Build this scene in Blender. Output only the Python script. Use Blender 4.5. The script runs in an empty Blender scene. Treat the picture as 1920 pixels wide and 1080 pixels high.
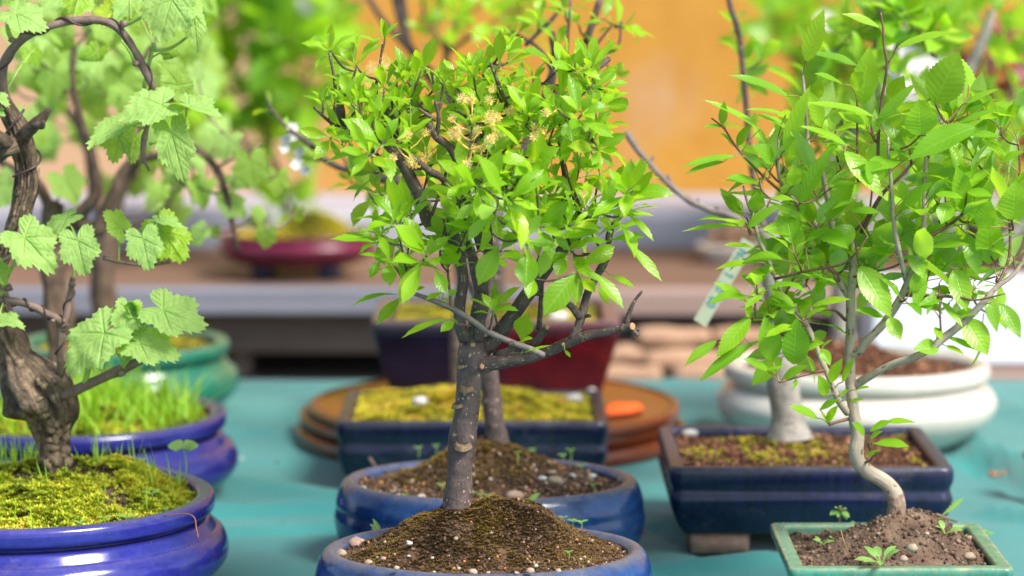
import bpy, math, random
import numpy as np
from mathutils import Vector, Matrix, noise

random.seed(7)
rng = np.random.default_rng(7)
S = bpy.context.scene
COL = S.collection
PI = math.pi
R = math.radians

# ---------------------------------------------------------------- camera, sky, sun, exposure
F = 5333.0                      # focal length in pixels of a 1920-wide picture (100 mm lens)
TH = math.atan(690 / F)         # camera pitch below the horizon
HC = 0.66                       # camera height above the table top (table top is z = 0)
FOCUS = 2.60
cam_d = bpy.data.cameras.new('camera')
cam_d.sensor_width = 36
cam_d.lens = F / 1920 * 36
cam_d.clip_start = 0.05
cam_d.clip_end = 200
cam_d.dof.use_dof = True
cam_d.dof.focus_distance = FOCUS
cam_d.dof.aperture_fstop = 3.5
cam = bpy.data.objects.new('camera', cam_d)
COL.objects.link(cam)
cam.location = (0, 0, HC)
cam.rotation_euler = (PI / 2 - TH, 0, 0)
S.camera = cam

SUN_DIR = Vector((0.50, -0.46, 0.74)).normalized()
w = bpy.data.worlds.new("World")
S.world = w
w.use_nodes = True
wn = w.node_tree.nodes
sky = wn.new('ShaderNodeTexSky')
sky.sky_type = 'NISHITA'
sky.sun_disc = False
sky.sun_elevation = math.asin(SUN_DIR.z)
sky.sun_rotation = math.atan2(SUN_DIR.x, SUN_DIR.y)
sky.air_density = 1.0
sky.dust_density = 1.5
sky.ozone_density = 0.6
bgn = wn['Background']
bgn.inputs['Strength'].default_value = 0.108
w.node_tree.links.new(sky.outputs[0], bgn.inputs[0])

sun_d = bpy.data.lights.new('sun', 'SUN')
sun_d.energy = 3.2
sun_d.angle = R(20)
sun_d.color = (1.0, 0.95, 0.87)
sun = bpy.data.objects.new('sun', sun_d)
COL.objects.link(sun)
sun.rotation_euler = SUN_DIR.to_track_quat('Z', 'Y').to_euler()

S.view_settings.view_transform = 'Standard'
S.view_settings.look = 'None'
S.view_settings.exposure = 1.14
S.view_settings.gamma = 1
S.view_settings.use_curve_mapping = False
S.cycles.max_bounces = 8
S.cycles.transparent_max_bounces = 8
S.cycles.use_denoising = True

# ---------------------------------------------------------------- picture -> place helpers
CT, ST = math.cos(TH), math.sin(TH)
FW = np.array((0, CT, -ST)); UP = np.array((0, ST, CT)); RT = np.array((1., 0, 0))
CAM = np.array((0, 0, HC))
def A(px, py, Y):
    d = FW + RT * ((px - 960) / F) - UP * ((py - 540) / F)
    return CAM + d * (Y / d[1])
def onz(px, py, z):
    d = FW + RT * ((px - 960) / F) - UP * ((py - 540) / F)
    return CAM + d * ((z - HC) / d[2])
def unit(v):
    v = np.asarray(v, float)
    return v / (np.linalg.norm(v) + 1e-12)
def nz(x, y, z=0.0):
    return noise.noise(Vector((x, y, z)))

# ---------------------------------------------------------------- mesh builder
class MB:
    def __init__(s):
        s.V = []; s.UV = []; s.A = []; s.B = []; s.Q = []; s.T = []; s.QM = []; s.TM = []; s.n = 0
    def add(s, v, quads=None, tris=None, uv=None, var=0.5, vein=0.0, mat=0):
        v = np.asarray(v, float).reshape(-1, 3); k = len(v)
        s.V.append(v)
        s.UV.append(np.zeros((k, 2)) if uv is None else np.asarray(uv, float))
        s.A.append(np.broadcast_to(np.asarray(var, float), (k,)).copy())
        s.B.append(np.broadcast_to(np.asarray(vein, float), (k,)).copy())
        if quads is not None and len(quads):
            q = np.asarray(quads, int) + s.n; s.Q.append(q); s.QM.append(np.full(len(q), mat))
        if tris is not None and len(tris):
            t = np.asarray(tris, int) + s.n; s.T.append(t); s.TM.append(np.full(len(t), mat))
        s.n += k
    def build(s, name, mats, parent=None, smooth=True, props=None):
        V = np.concatenate(s.V)
        Q = np.concatenate(s.Q) if s.Q else np.zeros((0, 4), int)
        T = np.concatenate(s.T) if s.T else np.zeros((0, 3), int)
        mi = np.concatenate([x for x in s.QM] + [x for x in s.TM]) if (s.QM or s.TM) else np.zeros(0, int)
        base = np.array(BASE.get(parent.name, (0, 0, 0))) if parent else np.zeros(3)
        me = bpy.data.meshes.new(name)
        me.vertices.add(len(V)); me.vertices.foreach_set('co', (V - base).ravel())
        loops = np.concatenate([Q.ravel(), T.ravel()])
        me.loops.add(len(loops)); me.loops.foreach_set('vertex_index', loops)
        np_ = len(Q) + len(T)
        me.polygons.add(np_)
        st = np.concatenate([np.arange(len(Q)) * 4, len(Q) * 4 + np.arange(len(T)) * 3])
        me.polygons.foreach_set('loop_start', st)
        me.polygons.foreach_set('loop_total', np.concatenate([np.full(len(Q), 4), np.full(len(T), 3)]))
        me.polygons.foreach_set('material_index', mi)
        me.polygons.foreach_set('use_smooth', np.full(np_, smooth))
        uvl = me.uv_layers.new(name='uv')
        uvl.data.foreach_set('uv', np.concatenate(s.UV)[loops].ravel())
        a = me.attributes.new('var', 'FLOAT', 'POINT'); a.data.foreach_set('value', np.concatenate(s.A))
        b = me.attributes.new('vein', 'FLOAT', 'POINT'); b.data.foreach_set('value', np.concatenate(s.B))
        for m in (mats if isinstance(mats, (list, tuple)) else [mats]):
            me.materials.append(m)
        me.update(); me.validate()
        o = bpy.data.objects.new(name, me); COL.objects.link(o)
        if parent: o.parent = parent
        BASE[o.name] = tuple(base)
        if props:
            for k_, v_ in props.items(): o[k_] = v_
        return o
BASE = {}
def thing(name, label, cat, loc, group=None):
    o = bpy.data.objects.new(name, None); COL.objects.link(o)
    o.empty_display_size = 0.05
    o.location = tuple(float(c) for c in loc); o['label'] = label; o['category'] = cat
    if group: o['group'] = group
    BASE[o.name] = tuple(float(c) for c in loc)
    return o
def tag(o, label, cat, group=None):
    o['label'] = label; o['category'] = cat
    if group: o['group'] = group
    return o
def recentre(o):
    """put a one-mesh thing's origin at the middle of its base"""
    me = o.data; n = len(me.vertices); c = np.zeros(n * 3); me.vertices.foreach_get('co', c); c = c.reshape(-1, 3)
    p = np.array(((c[:, 0].min() + c[:, 0].max()) / 2, (c[:, 1].min() + c[:, 1].max()) / 2, c[:, 2].min()))
    me.vertices.foreach_set('co', (c - p).ravel()); me.update(); o.location = tuple(p); return o

def catmull(P, k):
    P = np.asarray(P, float)
    if len(P) < 3 and k > 1:
        t = np.linspace(0, 1, k + 1)[:, None]
        return np.concatenate([P[i] * (1 - t[:-1]) + P[i + 1] * t[:-1] for i in range(len(P) - 1)] + [P[-1:]])
    E = np.concatenate([2 * P[:1] - P[1:2], P, 2 * P[-1:] - P[-2:-1]])
    out = []
    for i in range(1, len(E) - 2):
        a, b, c, d = E[i - 1], E[i], E[i + 1], E[i + 2]
        for j in range(k):
            t = j / k
            out.append(0.5 * (2 * b + (c - a) * t + (2 * a - 5 * b + 4 * c - d) * t * t + (3 * b - a - 3 * c + d) * t ** 3))
    out.append(P[-1])
    return np.array(out)

def tube(mb, pts, rad, seg=8, k=4, lump=0.0, freq=40, cap=True, mat=0, var=0.5, ridge=0.0, seed=0.0, twist=0.0, nridge=7):
    PR = np.column_stack([np.asarray(pts, float), np.asarray(rad, float)])
    PR = catmull(PR, k) if k > 1 else PR
    P, r = PR[:, :3], np.maximum(PR[:, 3], 1e-5)
    n = len(P)
    Tn = np.gradient(P, axis=0); Tn /= np.linalg.norm(Tn, axis=1)[:, None] + 1e-12
    ref = np.array((0, 1., 0)) if abs(Tn[0][1]) < 0.9 else np.array((1., 0, 0))
    N = np.zeros((n, 3)); N[0] = unit(ref - Tn[0] * ref.dot(Tn[0]))
    for i in range(1, n):
        N[i] = unit(N[i - 1] - Tn[i] * N[i - 1].dot(Tn[i]))
    Bn = np.cross(Tn, N)
    L = np.concatenate([[0], np.cumsum(np.linalg.norm(np.diff(P, axis=0), axis=1))])
    th = np.arange(seg) / seg * 2 * PI
    rr = np.repeat(r[:, None], seg, 1)
    if lump or ridge:
        for i in range(n):
            for j in range(seg):
                f = 1.0
                q = P[i] * freq + (N[i] * math.cos(th[j]) + Bn[i] * math.sin(th[j])) * r[i] * freq
                if lump: f += lump * nz(q[0] + seed, q[1], q[2])
                if ridge: f += ridge * (abs(nz(math.cos(th[j] + twist * L[i]) * nridge * .5 + seed, math.sin(th[j] + twist * L[i]) * nridge * .5, L[i] * 14)) * 2 - .5)
                rr[i, j] *= f
    V = P[:, None, :] + (N[:, None, :] * np.cos(th)[None, :, None] + Bn[:, None, :] * np.sin(th)[None, :, None]) * rr[:, :, None]
    uv = np.zeros((n, seg, 2)); uv[:, :, 0] = np.minimum(th, 2 * PI - th)[None, :] / PI; uv[:, :, 1] = L[:, None]
    i = np.arange(n - 1)[:, None] * seg; j = np.arange(seg)[None, :]; j2 = (j + 1) % seg
    q = np.stack([i + j, i + j2, i + seg + j2, i + seg + j], -1).reshape(-1, 4)
    V = V.reshape(-1, 3); uv = uv.reshape(-1, 2); tr = []
    if cap:
        c = len(V); V = np.vstack([V, P[-1] + Tn[-1] * r[-1] * .35, P[0] - Tn[0] * r[0] * .2])
        uv = np.vstack([uv, [[.5, L[-1]], [.5, 0]]])
        b = (n - 1) * seg
        tr = [(b + a, b + (a + 1) % seg, c) for a in range(seg)] + [((a + 1) % seg, a, c + 1) for a in range(seg)]
    mb.add(V, q, tr, uv, var, 0, mat)
    return P, r

# ---------------------------------------------------------------- leaves
def ovate_tpl(rows=14, wide=0.5, serr=0.0, sharp=1.0, nteeth=None):
    """grid leaf along +Y, unit length, half width 0.5; returns (u, t, halfwidth factor)"""
    t = np.linspace(0, 1, rows + 1)
    tt = t ** (math.log(0.5) / math.log(wide))
    hw = np.sin(PI * np.clip(tt, 0, 1)) ** sharp
    hw = np.maximum(hw * (1 - 0.25 * np.clip((t - .75) / .25, 0, 1)), 0.02)
    u = np.array((-1, -.5, 0, .5, 1.0))
    U, TT = np.meshgrid(u, t); HW = np.repeat(hw[:, None], 5, 1)
    if serr:
        saw = np.where(np.arange(rows + 1) % 2 == 0, 1.0, 1 - serr)
        HW[:, 0] *= saw; HW[:, 4] *= saw
        TT[:, 0] += np.where(np.arange(rows + 1) % 2 == 0, .012, -.012); TT[:, 4] += np.where(np.arange(rows + 1) % 2 == 0, .012, -.012)
    q = []
    for i in range(rows):
        for j in range(4):
            a = i * 5 + j; q.append((a, a + 1, a + 6, a + 5))
    return dict(U=U, T=TT, HW=HW, q=np.array(q), rows=rows)
TPL_PLUM = ovate_tpl(12, 0.56, 0.05, 0.95)
TPL_APPLE = ovate_tpl(30, 0.44, 0.075, 0.85)
TPL_SOFT = ovate_tpl(7, 0.42, 0.0, 0.8)
TPL_HEART = ovate_tpl(8, 0.34, 0.0, 0.62)
def frame(d, n):
    Yv = unit(d); X = unit(np.cross(Yv, n))
    if np.linalg.norm(np.cross(Yv, n)) < 1e-6: X = unit(np.cross(Yv, (1, .3, .2)))
    return X, Yv, np.cross(X, Yv)
def leaf(mb, base, d, n, L, W, tpl=TPL_PLUM, bend=0.4, fold=0.25, wave=0.05, var=None, twist=0.0, side=0.0, mat=0):
    X, Yv, Z = frame(d, n)
    U, T, HW = tpl['U'], tpl['T'], tpl['HW']; rows = tpl['rows']
    t = np.linspace(0, 1, rows + 1)
    phi = bend * (t - .15) * 1.3
    dy = np.cos(phi) / rows; dz = -np.sin(phi) / rows
    cy = np.concatenate([[0], np.cumsum(dy)[:-1]]); cz = np.concatenate([[0], np.cumsum(dz)[:-1]])
    sx = side * t ** 2
    x = U * HW * W * .5
    ph = random.random() * 6.28
    lift = np.abs(x) * math.sin(fold) + wave * W * np.sin(T * 9 + ph + U * 1.3) * np.abs(U) * HW
    x = x * math.cos(fold)
    a = twist * t[:, None]
    x2 = x * np.cos(a) - lift * np.sin(a); l2 = x * np.sin(a) + lift * np.cos(a)
    toff = (T - t[:, None])
    y = cy[:, None] * L + l2 * np.sin(phi)[:, None] + toff * L
    z = cz[:, None] * L + l2 * np.cos(phi)[:, None]
    x2 = x2 + sx[:, None] * L
    V = np.asarray(base) + x2.reshape(-1, 1) * X + y.reshape(-1, 1) * Yv + z.reshape(-1, 1) * Z
    uv = np.column_stack([U.ravel() * .5 + .5, T.ravel()])
    if var is None: var = random.random()
    mb.add(V, tpl['q'], None, uv, var, 0, mat)
def petiole(mb, a, b, r, mat=1, var=0.5, sag=0.0):
    a = np.asarray(a); b = np.asarray(b); m = (a + b) / 2; m[2] -= sag
    tube(mb, [a, m, b], [r, r * .9, r * .8], 5, 2, cap=False, mat=mat, var=var)

def grape_tpl(N=150, rings=18):
    th = (np.arange(N) / N * 2 - 1) * PI
    lob = [(0, 1.0, .75), (.95, .86, .72), (-.95, .86, .72), (1.95, .70, .75), (-1.95, .70, .75)]
    r = np.full(N, .38); dmin = np.full(N, 9.0); own = np.zeros(N)
    for a, l, wd in lob:
        dd = np.abs(th - a)
        r = np.maximum(r, l * (1 - .40 * (dd / wd) ** 1.5))
        dmin = np.minimum(dmin, dd)
    s = np.clip((PI - np.abs(th)) / .62, 0, 1); s = s * s * (3 - 2 * s)
    r = r * (.12 + .88 * s)
    k = np.arange(N) % 5
    r = r * (1 + np.array((.065, .03, -.005, -.04, -.045))[k] * s)
    rho = np.linspace(0.0, 1, rings + 1)[1:]
    return dict(th=th, r=r, dmin=dmin, rho=rho, N=N, rings=rings, lob=[a for a, _, _ in lob])
TPL_G = grape_tpl(); TPL_GL = grape_tpl(60, 5)
def grape_leaf(mb, base, d, n, L, W=1.0, bend=.5, cup=0.0, fold=.15, var=None, tpl=TPL_G, mat=0, puck=.05):
    X, Yv, Z = frame(d, n)
    th, r, rho, N, rings = tpl['th'], tpl['r'], tpl['rho'], tpl['N'], tpl['rings']
    RR = rho[:, None] * r[None, :]
    x = RR * np.sin(th)[None, :] * W; y = RR * np.cos(th)[None, :]
    dm = np.repeat(tpl['dmin'][None, :], rings, 0)
    dist = RR * np.sin(np.minimum(dm, 1.5))
    vein = np.exp(-(dist / .022) ** 2)
    sec = np.exp(-((((RR * np.cos(dm) - dist * .8) * 6.5) % 1 - .5) / .16) ** 2) * np.clip(dist * 20, 0, 1) * np.clip(1.6 - RR, 0, 1)
    vein = np.maximum(vein, sec * .55)
    s1, s2 = random.random() * 50, random.random() * 50
    pk = np.array([[nz(x[i, j] * 4 + s1, y[i, j] * 4 + s2) for j in range(N)] for i in range(rings)])
    z = puck * (1 - vein) + pk * .09 * RR - cup * RR ** 2 + np.abs(x) * math.sin(fold)
    th2 = bend * np.clip(y, -1, 1)
    y2 = np.where(np.abs(bend) > 1e-3, np.sin(th2) / (bend if abs(bend) > 1e-3 else 1), y); z2 = z - np.where(np.abs(bend) > 1e-3, (1 - np.cos(th2)) / (bend if abs(bend) > 1e-3 else 1), 0)
    V = np.asarray(base) + (x.ravel()[:, None] * X + y2.ravel()[:, None] * Yv + z2.ravel()[:, None] * Z) * L
    V = np.vstack([V, np.asarray(base)])
    q = []
    c = rings * N
    i = np.arange(rings - 1)[:, None] * N; j = np.arange(N)[None, :]; j2 = (j + 1) % N
    q = np.stack([i + j2, i + j, i + N + j, i + N + j2], -1).reshape(-1, 4)
    tr = [((a + 1) % N, c, a) for a in range(N)]
    uv = np.vstack([np.column_stack([x.ravel(), y.ravel()]), [[0, 0]]])
    if var is None: var = random.random()
    mb.add(V, q, tr, uv, var, np.concatenate([vein.ravel(), [1]]), mat)
# ---------------------------------------------------------------- materials
class NT:
    def __init__(s, name):
        s.m = bpy.data.materials.new(name); s.m.use_nodes = True
        s.t = s.m.node_tree; s.N = s.t.nodes; s.L = s.t.links
        s.bsdf = s.N['Principled BSDF']; s.out = s.N['Material Output']
    def n(s, typ, **kw):
        o = s.N.new(typ)
        for k, v in kw.items():
            if k.startswith('i_'):
                key = k[2:]
                o.inputs[int(key) if key.isdigit() else key.replace('_', ' ')].default_value = v
            else: setattr(o, k, v)
        return o
    def l(s, a, b): s.L.new(a, b)
    def math(s, op, a, b=None, c=None, clamp=False):
        o = s.N.new('ShaderNodeMath'); o.operation = op; o.use_clamp = clamp
        for i, v in enumerate((a, b, c)):
            if v is None: continue
            if isinstance(v, (int, float)): o.inputs[i].default_value = v
            else: s.l(v, o.inputs[i])
        return o.outputs[0]
    def ramp(s, fac, stops, interp='LINEAR'):
        o = s.N.new('ShaderNodeValToRGB'); o.color_ramp.interpolation = interp
        e = o.color_ramp.elements
        while len(e) < len(stops): e.new(0.5)
        for i, (p, c) in enumerate(stops):
            e[i].position = p; e[i].color = (*c, 1)
        s.l(fac, o.inputs[0]); return o.outputs[0]
    def mix(s, fac, a, b, mode='MIX'):
        o = s.N.new('ShaderNodeMix'); o.data_type = 'RGBA'; o.blend_type = mode
        for i, v in ((0, fac), (6, a), (7, b)):
            if isinstance(v, (int, float)): o.inputs[i].default_value = v
            elif isinstance(v, tuple): o.inputs[i].default_value = (*v, 1)
            else: s.l(v, o.inputs[i])
        return o.outputs[2]
    def noise(s, scale, detail=4, rough=.6, vec=None, dim='3D'):
        o = s.n('ShaderNodeTexNoise'); o.inputs['Scale'].default_value = scale; o.inputs['Detail'].default_value = detail; o.inputs['Roughness'].default_value = rough
        s.l(vec if vec is not None else s.obj(), o.inputs['Vector']); return o.outputs[0]
    def vor(s, scale, vec=None, feat='F1'):
        o = s.n('ShaderNodeTexVoronoi', feature=feat); o.inputs['Scale'].default_value = scale
        s.l(vec if vec is not None else s.obj(), o.inputs['Vector']); return o
    def obj(s):
        if not hasattr(s, '_o'): s._o = s.n('ShaderNodeTexCoord')
        return s._o.outputs['Object']
    def uv(s):
        s.obj(); return s._o.outputs['UV']
    def attr(s, name):
        o = s.n('ShaderNodeAttribute', attribute_name=name); return o.outputs['Fac']
    def mapv(s, vec, scale=(1, 1, 1), rot=(0, 0, 0), loc=(0, 0, 0)):
        o = s.n('ShaderNodeMapping'); o.inputs['Scale'].default_value = scale; o.inputs['Rotation'].default_value = rot; o.inputs['Location'].default_value = loc
        s.l(vec, o.inputs[0]); return o.outputs[0]
    def sep(s, vec):
        o = s.n('ShaderNodeSeparateXYZ'); s.l(vec, o.inputs[0]); return o.outputs
    def bump(s, h, strength=.3, dist=.002, normal=None):
        o = s.n('ShaderNodeBump'); o.inputs['Strength'].default_value = strength; o.inputs['Distance'].default_value = dist
        s.l(h, o.inputs['Height'])
        if normal is not None: s.l(normal, o.inputs['Normal'])
        return o.outputs[0]
    def set(s, col=None, rough=None, nrm=None, **kw):
        b = s.bsdf
        if col is not None:
            if isinstance(col, tuple): b.inputs['Base Color'].default_value = (*col, 1)
            else: s.l(col, b.inputs['Base Color'])
        if rough is not None:
            if isinstance(rough, (int, float)): b.inputs['Roughness'].default_value = rough
            else: s.l(rough, b.inputs['Roughness'])
        if nrm is not None: s.l(nrm, b.inputs['Normal'])
        for k, v in kw.items(): b.inputs[k.replace('_', ' ')].default_value = v
        return s.m

def leaf_mat(name, c0, c1, back, trans, rough=.34, kind='ovate', tfac=.42, nlat=8.0, veinamt=.35, bumpy=.25):
    s = NT(name)
    var = s.attr('var')
    col = s.ramp(var, [(0, c0), (.75, c1), (.93, c1), (1, (min(1, c1[0] * 1.45), c1[1] * 1.05, c1[2]))])
    o = s.noise(60, 3)
    col = s.mix(s.math('MULTIPLY', o, .35), col, c1)
    if kind == 'ovate':
        uu, vv, _ = s.sep(s.uv())
        au = s.math('ABSOLUTE', s.math('MULTIPLY_ADD', uu, 2.0, -1.0))
        mid = s.math('SUBTRACT', 1.0, s.math('DIVIDE', au, .07), clamp=True)
        lat = s.math('FRACT', s.math('SUBTRACT', s.math('MULTIPLY', vv, nlat), s.math('MULTIPLY', au, 1.7)))
        lat = s.math('ABSOLUTE', s.math('MULTIPLY_ADD', lat, 2.0, -1.0))
        latl = s.math('MULTIPLY', s.math('MULTIPLY_ADD', lat, 6.0, -5.0, clamp=True), s.math('SUBTRACT', 1.1, au, clamp=True))
        vein = s.math('MAXIMUM', mid, s.math('MULTIPLY', latl, .5))
        height = s.math('MULTIPLY', lat, -.6)
        height = s.math('SUBTRACT', height, mid)
    else:
        vein = s.attr('vein')
        n2 = s.vor(7.0, s.uv(), 'DISTANCE_TO_EDGE').outputs[0]
        fine = s.math('SUBTRACT', 1.0, s.math('MULTIPLY', n2, 9.0), clamp=True)
        vein = s.math('MAXIMUM', vein, s.math('MULTIPLY', fine, .3))
        height = s.math('MULTIPLY', vein, -1.0)
    lite = tuple(min(1, c * 1.5 + .10) for c in c1)
    col = s.mix(s.math('MULTIPLY', vein, veinamt), col, lite)
    if kind == 'ovate':
        yl_ = s.math('MULTIPLY', s.math('POWER', au, 5.0), s.math('GREATER_THAN', var, .62))
        col = s.mix(s.math('MULTIPLY', yl_, .45), col, (.48, .40, .05))
    bl = s.math('MULTIPLY', s.math('LESS_THAN', s.vor(230).outputs[0], .16), s.math('GREATER_THAN', s.noise(35, 2), .60))
    col = s.mix(s.math('MULTIPLY', bl, .65), col, (.20, .12, .03))
    geo = s.n('ShaderNodeNewGeometry')
    col = s.mix(s.math('MULTIPLY', geo.outputs['Backfacing'], .75), col, back)
    nr = s.bump(height, bumpy, .001)
    rg = s.math('MULTIPLY_ADD', geo.outputs['Backfacing'], .25, rough)
    s.set(col, rg, nr)
    s.bsdf.inputs['Specular IOR Level'].default_value = .5
    tr = s.n('ShaderNodeBsdfTranslucent')
    tcol = s.mix(s.math('MULTIPLY', vein, .4), s.ramp(var, [(0, tuple(c * .75 for c in trans)), (1, trans)]), tuple(c * .8 for c in trans))
    s.l(tcol, tr.inputs[0])
    mx = s.n('ShaderNodeMixShader'); mx.inputs[0].default_value = tfac
    s.l(s.bsdf.outputs[0], mx.inputs[1]); s.l(tr.outputs[0], mx.inputs[2]); s.l(mx.outputs[0], s.out.inputs[0])
    return s.m
def plain(name, c, rough=.6, var=.25, scale=80, bump=.0, **kw):
    s = NT(name); n = s.noise(scale, 5)
    col = s.ramp(n, [(.3, tuple(x * (1 - var) for x in c)), (.7, tuple(min(1, x * (1 + var)) for x in c))])
    nr = s.bump(n, bump, .002) if bump else None
    return s.set(col, rough, nr, **kw)
def varmat(name, stops, rough=.8, nscale=150, namt=.3, bump=.4, dist=.002, spec=.3):
    """colour from the per-piece 'var' attribute plus a little noise"""
    s = NT(name); v = s.attr('var'); n = s.noise(nscale, 4)
    f = s.math('ADD', v, s.math('MULTIPLY_ADD', n, namt, -namt * .5), clamp=True)
    s.set(s.ramp(f, stops), rough, s.bump(n, bump, dist)); s.bsdf.inputs['Specular IOR Level'].default_value = spec
    return s.m
def glaze(name, c0, c1, edge, rough=.12, scale=30, edgeamt=.8, streak=(1, 1, 1), bump=.05, coat=.0):
    s = NT(name)
    n = s.noise(scale, 6, .65, s.mapv(s.obj(), streak))
    n2 = s.noise(scale * 9, 3)
    col = s.ramp(s.math('MULTIPLY_ADD', n2, .3, s.math('MULTIPLY', n, .75)), [(.32, c0), (.68, c1)])
    e = s.math('MULTIPLY', s.attr('var'), s.math('MULTIPLY_ADD', s.noise(55, 5, .7), 2.2, -.45, clamp=True), clamp=True)
    col = s.mix(s.math('MULTIPLY', e, edgeamt), col, edge)
    sp = s.math('LESS_THAN', s.vor(260).outputs[0], .13)
    sp = s.math('MULTIPLY', sp, s.math('GREATER_THAN', s.noise(22, 2), .56))
    col = s.mix(s.math('MULTIPLY', sp, .7), col, edge)
    dust = s.math('MULTIPLY', s.math('MULTIPLY_ADD', s.noise(13, 6, .75, s.mapv(s.obj(), (1, 1, 2.2), loc=(3, 1, 2))), 5.0, -2.75, clamp=True), s.math('MULTIPLY_ADD', s.noise(420, 2), 2.0, -.5, clamp=True))
    col = s.mix(s.math('MULTIPLY', dust, .3), col, (.30, .27, .25))
    rg = s.math('MULTIPLY_ADD', s.math('MAXIMUM', s.math('MAXIMUM', e, dust), s.math('MULTIPLY', n2, .3)), .35, rough)
    s.set(col, rg, s.bump(s.math('ADD', n, s.math('MULTIPLY', n2, .25)), bump, .003))
    s.bsdf.inputs['Coat Weight'].default_value = coat; s.bsdf.inputs['Coat Roughness'].default_value = .06
    return s.m
def bark(name, c0, c1, spots=None, rough=.7, fiss=.0, fs=(3, 60, 1), bump=.4, moss=None, spotscale=(14, 260, 1), scale=90):
    s = NT(name)
    n = s.noise(scale, 6, .65)
    col = s.ramp(n, [(.3, c0), (.7, c1)])
    h = n
    if fiss:
        f = s.noise(1.0, 6, .7, s.mapv(s.uv(), fs))
        f2 = s.math('MULTIPLY_ADD', f, 3.2, -1.1, clamp=True)
        col = s.mix(s.math('MULTIPLY', s.math('SUBTRACT', 1.0, f2), fiss), col, tuple(x * .25 for x in c0))
        h = s.math('ADD', f2, s.math('MULTIPLY', n, .3))
    if spots:
        v = s.vor(1.0, s.mapv(s.uv(), spotscale))
        sp = s.math('MULTIPLY', s.math('LESS_THAN', v.outputs[0], .27), s.math('GREATER_THAN', s.noise(160, 2), .5))
        col = s.mix(sp, col, spots); h = s.math('ADD', h, s.math('MULTIPLY', sp, .6))
    if moss:
        mf = s.math('MULTIPLY_ADD', s.noise(28, 5, .7), 5.0, -2.9, clamp=True)
        col = s.mix(s.math('MULTIPLY', mf, .7), col, moss)
    return s.set(col, rough, s.bump(h, bump, .0025))

M = {}
M['plum'] = leaf_mat('plum leaf', (.09, .26, .008), (.29, .53, .016), (.28, .46, .08), (.62, .92, .02), .31, tfac=.48, nlat=8)
M['apple'] = leaf_mat('apple leaf', (.09, .28, .012), (.27, .52, .025), (.34, .52, .18), (.56, .91, .02), .31, tfac=.47, nlat=9, veinamt=.22, bumpy=.3)
M['grape'] = leaf_mat('grape leaf', (.09, .27, .012), (.30, .53, .065), (.34, .52, .16), (.56, .90, .03), .42, 'grape', tfac=.40, veinamt=.45, bumpy=.6)
M['grape_backlit'] = leaf_mat('young grape leaf', (.18, .38, .022), (.30, .50, .04), (.28, .46, .10), (.60, .88, .04), .42, 'grape', tfac=.5, veinamt=.4, bumpy=.4)  # yellower copy of the grape leaf, light shining through put into its colour
M['back_leaf'] = leaf_mat('background leaf', (.06, .22, .010), (.27, .52, .03), (.32, .54, .12), (.54, .92, .02), .32, tfac=.48, nlat=6)
M['maroon_leaf'] = leaf_mat('maroon leaf', (.10, .012, .018), (.22, .03, .04), (.20, .04, .07), (.40, .06, .05), .36, tfac=.25)
M['petiole'] = plain('green stalk', (.24, .38, .06), .45, .2)
M['petiole_red'] = plain('reddish stalk', (.30, .20, .07), .45, .3, 120)
M['grass'] = leaf_mat('grass blade', (.19, .44, .02), (.36, .62, .04), (.3, .55, .05), (.55, .9, .04), .4, tfac=.4)
M['seedling'] = leaf_mat('seedling leaf', (.14, .33, .05), (.26, .46, .12), (.25, .42, .15), (.4, .65, .1), .4, tfac=.35)
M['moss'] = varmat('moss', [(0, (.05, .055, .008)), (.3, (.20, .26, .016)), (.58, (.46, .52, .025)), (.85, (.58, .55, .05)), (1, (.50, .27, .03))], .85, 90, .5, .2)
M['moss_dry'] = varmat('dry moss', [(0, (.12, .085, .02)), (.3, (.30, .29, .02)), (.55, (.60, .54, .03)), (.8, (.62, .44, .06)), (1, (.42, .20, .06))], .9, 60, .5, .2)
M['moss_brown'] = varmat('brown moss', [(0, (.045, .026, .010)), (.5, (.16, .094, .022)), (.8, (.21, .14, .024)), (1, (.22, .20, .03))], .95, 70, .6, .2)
M['soil'] = varmat('dark soil', [(0, (.045, .026, .018)), (.45, (.12, .068, .040)), (.85, (.17, .10, .06)), (1, (.21, .135, .085))], .92, 240, .8, .9, .004)
M['soil_clay'] = varmat('clay granules', [(0, (.040, .016, .009)), (.5, (.125, .050, .026)), (.85, (.22, .095, .048)), (1, (.36, .19, .10))], .92, 240, .5, .8, .003)
M['soil_dusty'] = varmat('dry dusty soil', [(0, (.06, .036, .024)), (.5, (.155, .098, .066)), (1, (.28, .20, .145))], .95, 300, .9, .9, .004)
M['grit'] = varmat('grit', [(0, (.06, .035, .022)), (.35, (.20, .12, .07)), (.6, (.42, .18, .05)), (.85, (.42, .30, .20)), (1, (.55, .46, .38))], .8, 200, .2, .3)
M['stone_white'] = plain('white stone', (.50, .48, .46), .6, .15, 200, .3)
M['stone_pink'] = plain('pink stone', (.42, .27, .20), .75, .3, 160, .4)
M['stone_cream'] = plain('cream stone', (.33, .25, .17), .75, .3, 160, .4)
M['plum_bark'] = bark('plum bark', (.045, .030, .029), (.155, .106, .097), (.34, .25, .15), .55, .35, (2, 25, 1), .5, None, (9, 160, 1))
M['plum_twig'] = bark('plum twig bark', (.050, .030, .028), (.13, .085, .072), (.30, .22, .14), .55, .3, (2, 40, 1), .4, None, (6, 250, 1))
M['grey_twig'] = bark('grey twig bark', (.13, .10, .095), (.27, .22, .20), None, .5, .3, (2, 40, 1), .4)
M['knot'] = plain('cut knot', (.17, .115, .065), .8, .45, 300, .8)
M['cut_wood'] = plain('cut wood face', (.42, .22, .10), .8, .35, 300, .3)
M['grape_bark'] = bark('vine bark', (.075, .045, .027), (.47, .335, .22), None, .85, .95, (9, 18, 1), 1.0, (.18, .17, .03), (1, 1, 1), 120)
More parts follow.
